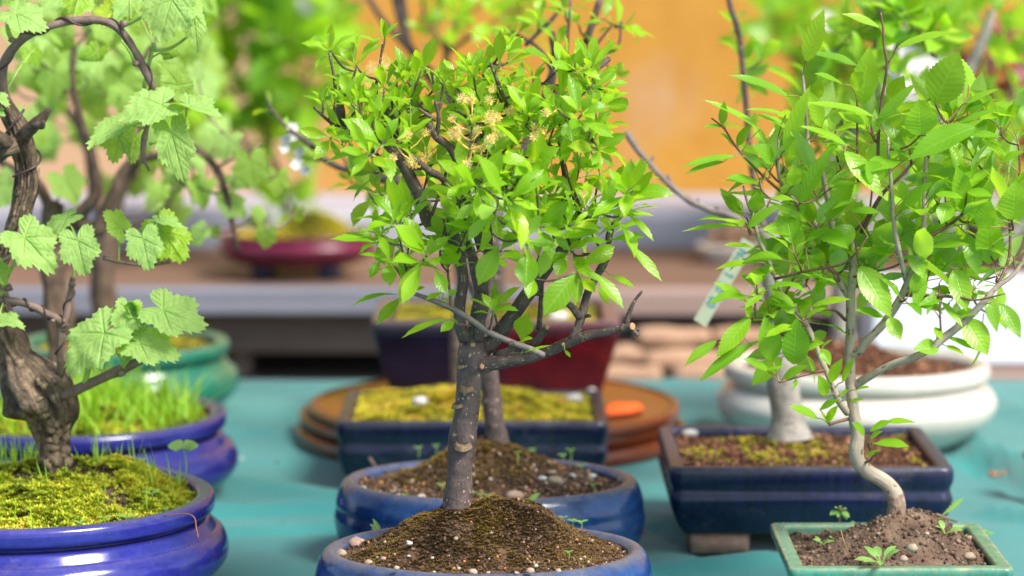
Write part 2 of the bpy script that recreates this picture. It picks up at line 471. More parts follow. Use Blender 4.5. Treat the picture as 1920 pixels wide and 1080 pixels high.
M['cane'] = bark('vine cane', (.14, .085, .06), (.30, .21, .165), None, .55, .5, (5, 9, 1), .4)
M['wire'] = plain('training wire', (.05, .028, .026), .4, .3)
M['apple_bark'] = bark('apple bark', (.28, .225, .165), (.48, .405, .31), (.12, .08, .05), .6, .15, (3, 30, 1), .35, None, (4, 90, 1), 60)
M['apple_base_bark'] = bark('peeling apple bark', (.26, .15, .10), (.46, .34, .26), None, .7, .5, (5, 140, 1), .7, None, (1, 1, 1), 70)
M['apple_twig'] = bark('red brown twig', (.11, .042, .030), (.21, .10, .065), None, .45, .2, (3, 50, 1), .3)
M['pale_bark'] = bark('pale grey bark', (.20, .18, .155), (.40, .37, .33), (.13, .11, .09), .7, .2, (3, 30, 1), .5, None, (5, 200, 1), 50)
M['dark_bark'] = bark('dark bark', (.045, .03, .026), (.15, .105, .085), None, .8, .5, (5, 20, 1), .7)
M['brown_bark'] = bark('brown gnarled bark', (.08, .048, .032), (.26, .17, .115), None, .85, .6, (5, 16, 1), .9)
M['pot_violet'] = glaze('violet blue glaze', (.010, .012, .125), (.028, .032, .26), (.17, .14, .24), .10, 16, .5, (1, 1, 6))
M['pot_violet_dark'] = glaze('deep violet glaze', (.009, .010, .09), (.022, .023, .18), (.14, .10, .16), .10, 16, .45, (1, 1, 6))
M['pot_green'] = glaze('green glaze', (.008, .085, .05), (.022, .165, .105), (.20, .34, .22), .10, 20, .4)
M['pot_blue'] = glaze('blue glaze', (.002, .010, .050), (.014, .070, .235), (.14, .125, .12), .11, 22, .85, (1, 1, .55), .14)
M['pot_navy'] = glaze('navy glaze', (.003, .004, .012), (.008, .013, .058), (.09, .085, .12), .2, 45, .75, (4, 4, .5), .12)
M['pot_navy_dark'] = glaze('dark navy glaze', (.002, .003, .010), (.006, .009, .036), (.08, .075, .09), .16, 30, .6, (3, 3, .6), .1)
M['pot_white'] = glaze('cream white glaze', (.47, .44, .385), (.56, .53, .475), (.40, .32, .23), .08, 10, .35)
M['pot_teal'] = glaze('teal green glaze', (.008, .13, .10), (.03, .26, .19), (.40, .36, .20), .12, 26, .9, (3, 3, 1), .12)
M['pot_maroon'] = glaze('maroon glaze', (.09, .006, .022), (.15, .013, .042), (.12, .02, .04), .22, 12, .3)
M['clay'] = plain('bare clay', (.17, .11, .085), .85, .3, 120, .4)
s = NT('navy and oxblood glaze')
x_, y_, z_ = s.sep(s.obj())
f = s.math('MULTIPLY_ADD', s.noise(9, 4, .6), .16, s.math('ADD', x_, -.085))
f = s.math('MULTIPLY_ADD', f, 14.0, .5, clamp=True)
red = s.ramp(s.noise(16, 5, .65), [(.35, (.014, .002, .007)), (.62, (.095, .004, .009))])
col = s.mix(f, s.ramp(s.noise(30, 4), [(.3, (.003, .003, .010)), (.7, (.008, .009, .028))]), red)
col = s.mix(s.math('MULTIPLY', s.attr('var'), .6), col, (.16, .13, .17))
M['pot_oxblood'] = s.set(col, .30)
s = NT('teal cloth')
weave = s.n('ShaderNodeTexWave', wave_type='BANDS', bands_direction='X'); weave.inputs['Scale'].default_value = 420; s.l(s.obj(), weave.inputs[0])
weave2 = s.n('ShaderNodeTexWave', wave_type='BANDS', bands_direction='Y'); weave2.inputs['Scale'].default_value = 420; s.l(s.obj(), weave2.inputs[0])
n = s.noise(3.0, 5, .6); n2 = s.noise(600, 2)
col = s.ramp(n, [(.3, (.015, .168, .158)), (.7, (.026, .215, .204))])
st = s.math('MULTIPLY_ADD', s.noise(38, 3, .6), 9.0, -6.4, clamp=True)
col = s.mix(s.math('MULTIPLY', st, .25), col, (.05, .09, .08))
col = s.mix(s.math('MULTIPLY', n2, .3), col, (.04, .22, .22))
M['cloth'] = s.set(col, .75, s.bump(s.math('ADD', weave.outputs[1], weave2.outputs[1]), .15, .0004), Sheen_Weight=.3, Sheen_Roughness=.4)
s = NT('ochre plaster')
n = s.noise(.9, 6, .62); n2 = s.noise(14, 6, .7)
n1 = s.noise(2.2, 5, .6, s.mapv(s.obj(), (1, 1, .55)))
col = s.ramp(n2, [(.3, (.40, .18, .020)), (.7, (.49, .245, .036))])
x_, y_, z_ = s.sep(s.obj())
# limewash worn off: at the left end of the wall and in patches
wl = s.math('MULTIPLY_ADD', s.math('ADD', x_, s.math('MULTIPLY', n1, .5)), -7.0, -.5, clamp=True)
wp = s.math('MULTIPLY_ADD', n1, 7.0, -3.75, clamp=True)
col = s.mix(s.math('MULTIPLY', s.math('MAXIMUM', wl, wp), .68), col, (.46, .32, .23))
M['wall'] = s.set(col, .92, s.bump(n2, .4, .004))
s = NT('painted masonry')
n = s.noise(5, 6, .65); col = s.ramp(n, [(.3, (.28, .27, .32)), (.7, (.39, .38, .44))])
M['plinth'] = s.set(col, .85, s.bump(s.noise(60, 5), .4, .004))
def wood(name, c0, c1, axis=0, rough=.75):
    s = NT(name)
    sc = [18, 18, 18]; sc[axis] = 1.0
    n = s.noise(3.0, 6, .65, s.mapv(s.obj(), tuple(sc))); n2 = s.noise(5, 3)
    col = s.ramp(s.math('MULTIPLY_ADD', n2, .3, s.math('MULTIPLY', n, .8)), [(.35, c0), (.7, c1)])
    return s.set(col, rough, s.bump(n, .3, .002))
M['wood_brown'] = wood('brown boards', (.10, .054, .036), (.175, .10, .068))
M['wood_grey'] = wood('weathered grey boards', (.11, .115, .14), (.20, .20, .245))
M['wood_pink'] = wood('bare pinkish boards', (.22, .145, .12), (.35, .25, .215))
M['wood_dark'] = wood('dark boards', (.10, .075, .06), (.19, .15, .13))
M['firewood'] = wood('split firewood', (.26, .14, .08), (.43, .265, .165))
M['plate'] = plain('brown lacquer', (.135, .032, .012), .2, .3, 12, .05)
M['plate_under'] = plain('brown lacquer edge', (.15, .075, .055), .3, .3, 30, .05)
M['foam'] = plain('white foam plastic', (.60, .63, .70), .5, .05, 60, .1)
M['bowl_white'] = plain('white china', (.75, .72, .68), .2, .05, 20)
M['paper_orange'] = plain('fluorescent orange paper', (.85, .12, .02), .6, .08, 20)
M['paper_pink'] = plain('magenta paper', (.75, .06, .35), .6, .08, 20)
M['label_white'] = plain('white label plastic', (.36, .41, .30), .45, .06, 40)
M['ink'] = plain('teal ink', (.03, .25, .33), .5, .2, 60)
M['ground'] = plain('paving', (.20, .17, .15), .9, .3, 9, .4)
M['dead_leaf'] = plain('dead leaf', (.34, .13, .04), .7, .4, 120, .3)
M['petal'] = plain('white petal', (.62, .60, .57), .55, .05, 60, Subsurface_Weight=.2, Subsurface_Radius=(.004, .004, .004))
M['stamen'] = varmat('stamens', [(0, (.72, .70, .48)), (.45, (.80, .74, .48)), (.55, (.80, .60, .16)), (1, (.78, .48, .06))], .6, 100, .0, .0)
# ---------------------------------------------------------------- shapes used by the setting and the pots
def box(mb, lo, hi, mat=0, bev=.003, var=.5):
    lo = np.array(lo, float); hi = np.array(hi, float); b = min(bev, *( (hi - lo) / 3))
    bm_v = []; q = []
    # chamfered box: each face inset by b, joined by chamfers
    for ax in range(3):
        for sgn in (0, 1):
            o = [i for i in range(3) if i != ax]; k = len(bm_v)
            for (p, r_) in ((0, 0), (1, 0), (1, 1), (0, 1)):
                v = np.zeros(3); v[ax] = hi[ax] if sgn else lo[ax]
                v[o[0]] = hi[o[0]] - b if p else lo[o[0]] + b; v[o[1]] = hi[o[1]] - b if r_ else lo[o[1]] + b
                bm_v.append(v)
            f = [k, k + 1, k + 2, k + 3]
            if (sgn == 1) == (ax == 1): f = f[::-1]
            q.append(f)
    V = np.array(bm_v)
    def find(ax, sgn, p, r_): return (ax * 2 + sgn) * 4 + {(0, 0): 0, (1, 0): 1, (1, 1): 2, (0, 1): 3}[(p, r_)]
    cen = (lo + hi) / 2
    def addq(f):
        c = V[f].mean(0) - cen; nn = np.cross(V[f[1]] - V[f[0]], V[f[2]] - V[f[0]])
        q.append(f if nn.dot(c) > 0 else f[::-1])
    for c in range(3):                                    # edges along axis c
        a_, b_ = [i for i in range(3) if i != c]
        for sa in (0, 1):
            for sb in (0, 1):
                def fv(face, s1, other, s2, sc):
                    o = [i for i in range(3) if i != face]; d = {other: s2, c: sc}
                    return find(face, s1, d[o[0]], d[o[1]])
                addq([fv(a_, sa, b_, sb, 0), fv(a_, sa, b_, sb, 1), fv(b_, sb, a_, sa, 1), fv(b_, sb, a_, sa, 0)])
    tr = []
    for sx in (0, 1):
        for sy in (0, 1):
            for sz in (0, 1):
                f = [find(0, sx, sy, sz), find(1, sy, sx, sz), find(2, sz, sx, sy)]
                nn = np.cross(V[f[1]] - V[f[0]], V[f[2]] - V[f[0]])
                tr.append(f if nn.dot(V[f].mean(0) - cen) > 0 else f[::-1])
    q2 = []
    for f in q:
        nn = np.cross(V[f[1]] - V[f[0]], V[f[2]] - V[f[0]])
        q2.append(f if nn.dot(V[f].mean(0) - cen) > 0 else f[::-1])
    mb.add(V, q2, tr, V[:, :2], var, 0, mat)

def fp_points(fp, o=0.0):
    if fp[0] == 'oval':
        t = np.arange(112) / 112 * 2 * PI
        return np.column_stack([(fp[1] + o) * np.cos(t), (fp[2] + o) * np.sin(t)])
    _, a, b, rc = fp
    hx, hy = a + o, b + o; rc = max(.004, min(rc + o * .7, hx, hy)); pts = []
    for (sx, sy, a0) in ((1, 1, 0), (-1, 1, PI / 2), (-1, -1, PI), (1, -1, 1.5 * PI)):
        for i in range(9):
            t = a0 + i / 8 * PI / 2
            pts.append((sx * (hx - rc) + rc * math.cos(t), sy * (hy - rc) + rc * math.sin(t)))
        ea = np.array(pts[-1]); nx = {(1, 1): (-1, 1, PI / 2), (-1, 1): (-1, -1, PI), (-1, -1): (1, -1, 1.5 * PI), (1, -1): (1, 1, 0)}[(sx, sy)]
        eb = np.array((nx[0] * (hx - rc) + rc * math.cos(nx[2]), nx[1] * (hy - rc) + rc * math.sin(nx[2])))
        for i in range(1, 12): pts.append(tuple(ea + (eb - ea) * i / 12))
    return np.array(pts)
def lathe(mb, c, fp, prof, k=4, mat=0, wob=0.0, z0=0.0, cap0=True, cap1=True):
    P = catmull(np.array(prof, float), k)
    rows = []
    for (o, z, v) in P:
        f = fp_points(fp, o)
        rows.append(np.column_stack([f[:, 0] + c[0], f[:, 1] + c[1], np.full(len(f), z + z0)]))
    n = len(rows); m = len(rows[0]); V = np.array(rows)
    if wob:
        for i in range(n):
            for j in range(m):
                V[i, j, 2] += wob * nz(V[i, j, 0] * 9, V[i, j, 1] * 9, V[i, j, 2] * 9)
    V = V.reshape(-1, 3)
    i = np.arange(n - 1)[:, None] * m; j = np.arange(m)[None, :]; j2 = (j + 1) % m
    q = np.stack([i + j, i + j2, i + m + j2, i + m + j], -1).reshape(-1, 4)
    var = np.clip(np.repeat(P[:, 2], m), 0, 1); tr = []
    V = np.vstack([V, [[c[0], c[1], P[0, 1] + z0]], [[c[0], c[1], P[-1, 1] + z0]]])
    if cap0: tr += [((a + 1) % m, a, n * m) for a in range(m)]
    if cap1: tr += [((n - 1) * m + a, (n - 1) * m + (a + 1) % m, n * m + 1) for a in range(m)]
    mb.add(V, q, tr, V[:, :2], np.concatenate([var, [0, 0]]), 0, mat)

ICO = None
def ico():
    global ICO
    if ICO is None:
        p = (1 + 5 ** .5) / 2
        v = np.array([(-1, p, 0), (1, p, 0), (-1, -p, 0), (1, -p, 0), (0, -1, p), (0, 1, p), (0, -1, -p), (0, 1, -p), (p, 0, -1), (p, 0, 1), (-p, 0, -1), (-p, 0, 1)]) / math.hypot(1, p)
        f = np.array([(0, 11, 5), (0, 5, 1), (0, 1, 7), (0, 7, 10), (0, 10, 11), (1, 5, 9), (5, 11, 4), (11, 10, 2), (10, 7, 6), (7, 1, 8), (3, 9, 4), (3, 4, 2), (3, 2, 6), (3, 6, 8), (3, 8, 9), (4, 9, 5), (2, 4, 11), (6, 2, 10), (8, 6, 7), (9, 8, 1)])
        ICO = (v, f)
    return ICO
def rndrot():
    q = rng.normal(size=4); q /= np.linalg.norm(q); w_, x, y, z = q
    return np.array([[1 - 2 * (y * y + z * z), 2 * (x * y - z * w_), 2 * (x * z + y * w_)], [2 * (x * y + z * w_), 1 - 2 * (x * x + z * z), 2 * (y * z - x * w_)], [2 * (x * z - y * w_), 2 * (y * z + x * w_), 1 - 2 * (x * x + y * y)]])
def granule(mb, p, r, var, mat=0, squash=1.0):
    v, f = ico()
    V = (v * (1 + rng.uniform(-.28, .28, (12, 1)))) @ rndrot().T * r * rng.uniform(.75, 1.25, 3)
    V[:, 2] *= squash
    mb.add(V + p, None, f, V[:, :2], var, 0, mat)
def stone(name, p, r, mat, parent, sx=(1, .8, .6), rz=0.0):
    mb = MB(); v, f = ico()
    # one level of subdivision, then lumpy
    E = {}; V = list(v); F2 = []
    def mid(a, b):
        k_ = (min(a, b), max(a, b))
        if k_ not in E: E[k_] = len(V); V.append(unit((V[a] + V[b]) / 2))
        return E[k_]
    for a, b, c in f:
        ab, bc, ca = mid(a, b), mid(b, c), mid(c, a); F2 += [(a, ab, ca), (b, bc, ab), (c, ca, bc), (ab, bc, ca)]
    V = np.array(V); sd = random.random() * 99
    V *= np.array([1 + .38 * nz(*(q * 1.4 + sd)) for q in V])[:, None]
    V = V * np.array(sx) * r
    V = np.column_stack([V[:, 0] * math.cos(rz) - V[:, 1] * math.sin(rz), V[:, 0] * math.sin(rz) + V[:, 1] * math.cos(rz), V[:, 2]])
    mb.add(V + p, None, F2, V[:, :2], .5)
    return mb.build(name, M[mat], parent)

class Soil:
    def __init__(s, c, fp, oi, z0, mounds, rough=.003, edge=.0):
        s.c = c; s.fp = fp; s.oi = oi; s.z0 = z0; s.m = mounds; s.rough = rough; s.edge = edge
        s.out = fp_points(fp, oi); s.sd = random.random() * 50
    def rho(s, x, y):
        dx, dy = x - s.c[0], y - s.c[1]
        if s.fp[0] == 'oval': return math.hypot(dx / (s.fp[1] + s.oi), dy / (s.fp[2] + s.oi))
        return max(abs(dx) / (s.fp[1] + s.oi), abs(dy) / (s.fp[2] + s.oi))
    def h(s, x, y):
        r_ = min(1, s.rho(x, y)); z = s.z0
        for (mx, my, hh, sx, sy) in s.m:
            z += hh * math.exp(-((x - mx) / sx) ** 2 - ((y - my) / sy) ** 2)
        z = s.z0 - s.edge * r_ ** 6 + (z - s.z0) * (1 - r_ ** 5)
        z += .0055 * (1 - r_ ** 4) * nz(x * 15 + s.sd, y * 15 + 7)
        return z + s.rough * (nz(x * 30 + s.sd, y * 30) + .6 * nz(x * 90, y * 90 + s.sd) + .35 * nz(x * 260, y * 260))
    def rand(s, rmax=.98):
        k = random.randrange(len(s.out)); r_ = math.sqrt(random.random()) * rmax
        j = (k + 1) % len(s.out); t = random.random(); p = s.out[k] * (1 - t) + s.out[j] * t
        x, y = s.c[0] + p[0] * r_, s.c[1] + p[1] * r_
        return np.array((x, y, s.h(x, y)))
    def mesh(s, mat, parent, rings=46, grains=0, gsize=(.0008, .002), gmat=None, name='soil', vfun=None):
        mb = MB(); m = len(s.out); V = []; vr = []
        for i in range(rings):
            r_ = ((i + 1) / rings)
            for p in s.out:
                x, y = s.c[0] + p[0] * r_, s.c[1] + p[1] * r_
                V.append((x, y, s.h(x, y))); vr.append(.35 + .5 * nz(x * 45, y * 45, 3) if vfun is None else vfun(x, y))
        V.append((s.c[0], s.c[1], s.h(*s.c))); vr.append(.4)
        i = np.arange(rings - 1)[:, None] * m; j = np.arange(m)[None, :]; j2 = (j + 1) % m
        q = np.stack([i + j, i + m + j, i + m + j2, i + j2], -1).reshape(-1, 4)
        tr = [(a, (a + 1) % m, rings * m) for a in range(m)]
        mb.add(V, q, tr, np.array(V)[:, :2], np.clip(vr, 0, 1))
        for _ in range(grains):
            p = s.rand(); g = gsize[0] + (gsize[1] - gsize[0]) * random.random() ** 3
            granule(mb, p + (0, 0, g * .3), g, random.random() ** 1.5 if gmat is None else random.random(), 1 if gmat else 0)
        return mb.build(name, [M[mat]] + ([M[gmat]] if gmat else []), parent)
def moss_mesh(soil, parent, mat, n, size=(.002, .004), rmax=.97, where=None, vfun=None, name='moss', blades=5, lift=0.0, up=.7):
    """moss: thousands of tiny leafy tufts over the soil"""
    mb = MB(); cnt = 0; V = []; T = []; AV = []
    while cnt < n:
        p = soil.rand(rmax)
        if where is not None and random.random() > where(p[0], p[1]): cnt += .25; continue
        cnt += 1
        v0 = np.clip((vfun(p[0], p[1]) if vfun else .5) + random.gauss(0, .12), 0, 1)
        sz = random.uniform(*size); k0 = random.random() * 6.28
        pp = p + np.array((0, 0, lift * (.6 + 1.3 * nz(p[0] * 42, p[1] * 42, 9) + .6 * nz(p[0] * 95, p[1] * 95, 9))))
        for b in range(blades):
            a = k0 + b * 6.283 / blades + random.uniform(-.3, .3); el = random.uniform(.15, 1.3) * up + .1
            d = np.array((math.cos(a) * math.cos(el), math.sin(a) * math.cos(el), math.sin(el)))
            sd = np.array((-math.sin(a), math.cos(a), 0)) * sz * .22
            k = len(V); o = pp + d * sz * .12
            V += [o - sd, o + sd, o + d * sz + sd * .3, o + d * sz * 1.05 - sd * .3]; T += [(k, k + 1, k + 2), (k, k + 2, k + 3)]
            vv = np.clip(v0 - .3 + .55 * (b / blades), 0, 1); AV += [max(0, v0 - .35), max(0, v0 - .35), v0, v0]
    mb.add(V, None, T, np.zeros((len(V), 2)), AV)
    return mb.build(name, M[mat], parent, smooth=False, props={'kind': 'stuff'})
def grass_blades(parent, soil, n, hgt, mat='grass', where=None, wd=.0016, name='grass', lean=.5, spots=None):
    mb = MB()
    for i in range(n):
        p = np.array(spots[i]) if spots is not None else soil.rand(.93)
        if where is not None and random.random() > where(p[0], p[1]): continue
        a = random.random() * 6.28; l = random.uniform(*hgt); le = random.uniform(.1, 1) * lean
        d = np.array((math.cos(a) * le, math.sin(a) * le, 1)); sd = unit((-math.sin(a), math.cos(a), 0)); rows = 6; V = []; uv = []
        for k in range(rows + 1):
            t = k / rows; w_ = wd * (1 - t ** 1.6) + .0001
            c = p + np.array((d[0] * l * t ** 1.5, d[1] * l * t ** 1.5, l * (t - .28 * le * t * t)))
            V += [c - sd * w_, c + np.array((0, 0, -w_ * .3)), c + sd * w_]; uv += [(0, t), (.5, t), (1, t)]
        q = []
        for k in range(rows): q += [(k * 3, k * 3 + 1, k * 3 + 4, k * 3 + 3), (k * 3 + 1, k * 3 + 2, k * 3 + 5, k * 3 + 4)]
        mb.add(V, q, None, uv, random.random())
    return mb.build(name, M[mat], parent, props={'kind': 'stuff'})
def seedling(parent, p, h, nl=4, L=.008, W=.6, mat='seedling', name='seedling', lean=(0, 0), pairs=2, tilt=.35):
    h *= .62; L *= .8
    mb = MB(); p = np.array(p); top = p + np.array((lean[0], lean[1], h))
    tube(mb, [p - (0, 0, .002), (p + top) / 2 + np.array((.0006, 0, 0)), top], [h * .035 + .0003, h * .03 + .0002, h * .025 + .0002], 5, 3, mat=1)
    for k in range(nl):
        t = 1 - (k // 2) * .45 / max(1, nl // 2); c = p + (top - p) * t; a = k * PI + (k // 2) * 1.4 + random.uniform(-.4, .4) + .3
        d = np.array((math.cos(a), math.sin(a), tilt)); leaf(mb, c, d, (0, -.25, 1), L * random.uniform(.8, 1.15), L * W, TPL_SOFT, .5, .15, .02)
    return mb.build(name, [M[mat], M['petiole']], parent)

# ---------------------------------------------------------------- setting
mb = MB(); g = 60
mb.add([(-g, -g, -.75), (g, -g, -.75), (g, g, -.75), (-g, g, -.75)], [(0, 1, 2, 3)])
gr = mb.build('ground', M['ground']); gr['kind'] = 'structure'

wall = thing('ochre_wall', 'weathered ochre plaster wall closing the market stall behind all the plants', 'wall', (0, 5.55, -.75))
mb = MB(); box(mb, (-4.5, 5.55, -.75), (4.5, 5.8, 2.3), 0, .01); mb.build('plaster', M['wall'], wall, False)
mb = MB(); box(mb, (-4.5, 5.2, -.75), (4.5, 5.548, .130), 0, .012); mb.build('plinth', M['plinth'], wall, False)

# cloth on the sales table
ridges = []
def ridge(p0, p1, amp, sig):
    a = onz(*p0, 0)[:2]; b = onz(*p1, 0)[:2]; ridges.append((a, b, amp, sig))
ridge((380, 962), (640, 955), .0065, .012); ridge((400, 1003), (640, 990), -.004, .012); ridge((430, 905), (620, 930), .004, .02)
ridge((1190, 1075), (1440, 1050), .004, .014); ridge((1230, 985), (1340, 1040), -.004, .014)
ridge((1790, 830), (1960, 900), .010, .016); ridge((1830, 870), (1990, 960), -.006, .02); ridge((1850, 960), (2000, 985), .006, .012)
ridge((1560, 640), (1960, 790), .004, .03); ridge((420, 790), (600, 830), .003, .03); ridge((-200, 960), (60, 1040), .005, .02)
ridge((1290, 780), (1400, 860), .004, .022)
def cloth_z(x, y):
    z = .0045 * (1 - abs(nz(x * 2.6 + .8 * y, y * 5.5, 4)) * 2) ** 5 * .8 + .0018 * nz(x * 5, y * 5) + .0008 * nz(x * 17, y * 9)
    p = np.array((x, y))
    for a, b, am, sg in ridges:
        ab = b - a; t = np.clip((p - a).dot(ab) / ab.dot(ab), 0, 1); q = p - a - ab * t
        z += 2.3 * am * math.exp(-(q.dot(q)) / sg ** 2) * (1 if 0 < t < 1 else 1)
    return z - .0012
xs = np.linspace(-1.5, 1.5, 191); ys = np.linspace(1.35, 4.07, 181)
V = []; rows = []
def cloth_row(y, dz, flare):
    return [(x * (1 + flare) , y, cloth_z(x, min(max(y, 1.35), 4.07)) * (1 if dz == 0 else 0) - dz) for x in xs]
grid = []
for d in (.74, .5, .3, .12, .03): grid.append([(x, 1.35 - .012 - .03 * d * (1 + math.sin(x * 17)), -d) for x in xs])
for y in ys: grid.append([(x, y, cloth_z(x, y)) for x in xs])
for d in (.012, .05, .12, .3, .5, .74): grid.append([(x, 4.07 + .008 + .03 * d * (1 + math.sin(x * 15 + 1)), -d) for x in xs])
G = np.array(grid)
# sides hang down as well
side = []
for d in (.74, .5, .3, .12, .03): side.append(d)
L_ = np.stack([np.column_stack([np.full(len(G), -1.512 - .03 * d), G[:, 0, 1], np.minimum(G[:, 0, 2], -d)]) for d in side], 1)
Rr = np.stack([np.column_stack([np.full(len(G), 1.512 + .03 * d), G[:, -1, 1], np.minimum(G[:, -1, 2], -d)]) for d in side[::-1]], 1)
G = np.concatenate([L_, G, Rr], 1)
n0, m0 = G.shape[:2]
i = np.arange(n0 - 1)[:, None] * m0; j = np.arange(m0 - 1)[None, :]
q = np.stack([i + j, i + j + 1, i + m0 + j + 1, i + m0 + j], -1).reshape(-1, 4)
mb = MB(); mb.add(G.reshape(-1, 3), q, None, G.reshape(-1, 3)[:, :2])
tag(recentre(mb.build('tablecloth', M['cloth'])), 'teal cloth with soft folds covering the sales table under all the glazed pots', 'tablecloth')

# bench behind the table
bench = thing('wooden_bench', 'long brown plank bench against the pale plinth, carrying the maroon pot', 'bench', (0, 4.9, -.75))
mb = MB(); box(mb, (-2.4, 4.61, .036), (2.4, 4.90, .065), 0, .003); box(mb, (-2.4, 4.905, .036), (2.4, 5.19, .064), 0, .003); mb.build('bench_top', M['wood_brown'], bench, False)
xj = A(1010, 560, 4.6)[0]
mb = MB(); box(mb, (-2.4, 4.57, .024), (xj - .002, 4.607, .067), 0, .004); mb.build('front_rail', M['wood_grey'], bench, False, {'label': 'weathered blue grey front rail'})
mb = MB(); box(mb, (xj + .002, 4.57, .022), (2.4, 4.607, .066), 0, .004); mb.build('front_rail', M['wood_pink'], bench, False, {'label': 'bare pinkish front rail'})
mb = MB(); box(mb, (-2.4, 4.66, -.052), (A(900, 600, 4.66)[0], 4.70, .034), 0, .004); mb.build('apron', M['wood_dark'], bench, False)
for x in (-1.9, A(455, 680, 4.75)[0], 1.35, 2.2):
    mb = MB(); box(mb, (x - .016, 4.73, -.75), (x + .016, 4.78, .034), 0, .003); mb.build('leg', M['wood_pink'], bench, False)
mb = MB(); box(mb, (-2.4, 4.5, -.125), (2.4, 5.1, -.10), 0, .003); mb.build('lower_shelf', M['wood_dark'], bench, False)

# firewood under the bench
def log_mesh(L, r, seed):
    mb = MB(); pts = [(-L / 2 + L * t, .004 * nz(t * 3, seed), .004 * nz(seed, t * 3)) for t in np.linspace(0, 1, 6)]
    tube(mb, pts, [r * .92, r, r * 1.03, r, r * .97, r * .9], 9, 2, .22, 14, seed=seed)
    return mb
logs = []
protos = []
def log_at(pxc, pyc, Y, Lpx, rpx, rz, label, k):
    p = A(pxc, pyc, Y); s_ = Y / F
    mb = log_mesh(Lpx * s_ * .97, rpx * s_ * .84, k * 3.7)
    o = mb.build('firewood_log', M['firewood']); o.location = p; o.rotation_euler = (k * 1.3, 0, rz)
    tag(o, label, 'log', 'split logs under the bench')
log_at(1262, 634, 4.50, 140, 26, .05, 'pale split log topmost in the heap, below the tip of the white label', 1)
log_at(1390, 634, 4.52, 110, 24, -.08, 'short pale log at the top of the heap, beside the white pot', 2)
log_at(1178, 665, 4.50, 84, 27, .1, 'stubby brown log between the dark red pot and the heap of split logs', 3)
log_at(1280, 675, 4.46, 150, 25, .12, 'pale split log in the middle row of the heap above the turntables', 4)
log_at(1335, 702, 4.42, 150, 27, .1, 'tan split log at the bottom of the heap, nearest the white pot', 5)
log_at(1180, 706, 4.44, 120, 26, -.05, 'brown log lowest in the heap, behind the turntable rim', 6)
log_at(1420, 672, 4.50, 110, 25, .02, 'tan split log half hidden behind the white oval pot', 7)

# white foam crate on a low bench at the right
lb = thing('low_bench', 'low plank bench behind the table, under the white foam crate', 'bench', (.8, 4.36, -.75))
mb = MB(); box(mb, (.40, 4.26, -.034), (1.6, 4.48, -.014), 0, .003); mb.build('seat', M['wood_brown'], lb, False)
mb = MB(); box(mb, (.40, 4.235, -.062), (1.6, 4.257, -.018), 0, .003); mb.build('front_rail', M['wood_pink'], lb, False)
for x in (.46, 1.5):
    mb = MB(); box(mb, (x - .02, 4.30, -.75), (x + .02, 4.44, -.036), 0, .003); mb.build('leg', M['wood_pink'], lb, False)
cr = thing('foam_crate', 'white foam crate with a raised base band behind the cream white pot', 'crate', (.75, 4.37, -.014))
x0, x1 = A(1632, 600, 4.3)[0], 1.02
mb = MB(); box(mb, (x0, 4.295, .006), (x1, 4.45, .108), 0, .006); mb.build('crate_body', M['foam'], cr, False)
mb = MB(); box(mb, (x0 - .012, 4.28, -.0138), (x1 + .012, 4.465, .0055), 0, .004); mb.build('base_band', M['foam'], cr, False)

# turntables / wooden discs under the tall pot
discs = [(920, 806, 3.60, .250, .002, .016, 'wide brown disc at the bottom of the stack, resting on the cloth'),
         (914, 790, 3.62, .243, .0185, .0145, 'second brown disc from the cloth in the stack under the tall pot'),
         (925, 772, 3.61, .238, .0335, .012, 'top brown disc of the stack, carrying the tall navy and red pot')]
for (px, py, Y, r_, z, t, lab) in discs:
    X = (px - 960) / F * Y * .985
    mb = MB(); lathe(mb, (X, Y), ('oval', r_, r_), [(-r_ * .9, 0, 0), (-.02, 0, 0), (-.004, .001, 0), (0, .004, .3), (0, t - .003, .3), (-.003, t, .2), (-.010, t, 0), (-.016, t - .002, 0), (-r_ * .5, t - .002, 0), (-r_ * .95, t - .002, 0)], 2, 0, 0, z)
    o = mb.build('turntable', M['plate']); recentre(o); tag(o, lab, 'turntable', 'brown lacquered turntables stacked under the tall pot')
mb = MB()
pp = [onz(1136, 768, .047), onz(1140, 779, .047), onz(1185, 774, .047), onz(1208, 766, .047), onz(1196, 757, .047), onz(1150, 755, .047)]
top = np.array(pp) + (0, 0, .0009) + np.array([(0, 0, .0012 * nz(k * 2.1, 3)) for k in range(6)])
V = np.vstack([pp, top, [np.mean(top, 0) + (0, 0, .003)]])
mb.add(V, [(k, (k + 1) % 6, 6 + (k + 1) % 6, 6 + k) for k in range(6)], [(6 + k, 6 + (k + 1) % 6, 12) for k in range(6)])
tag(recentre(mb.build('paper_slip', M['paper_orange'], smooth=False)), 'fluorescent orange slip of paper lying on the top turntable', 'paper')

# small things on the cloth
mb = MB(); c = onz(1201, 997, .002); k = np.arange(16) / 16 * 6.283
V = [(c[0] + .0052 * math.cos(a), c[1] + .0075 * math.sin(a), c[2] + .0006 + .0008 * math.sin(2 * a)) for a in k] + [(c[0], c[1], c[2] + .0012)]
Vb = [(v[0], v[1], v[2] - .0005) for v in V[:16]]
mb.add(V + Vb, [(j, 17 + j, 17 + (j + 1) % 16, (j + 1) % 16) for j in range(16)], [(j, (j + 1) % 16, 16) for j in range(16)])
tag(recentre(mb.build('confetti', M['paper_pink'])), 'magenta paper dot on the cloth beside the rear blue oval pot', 'confetti')
mb = MB(); c = onz(1862, 893, .004)
leaf(mb, c, (.5, .2, .05), (0, -.2, 1), .014, .010, TPL_SOFT, .9, .6, .1); leaf(mb, c + (.010, .004, .001), (.8, .5, .15), (0, -.3, 1), .012, .006, TPL_SOFT, -.9, .5, .1)
granule(mb, c + (-.001, 0, .003), .004, .5)
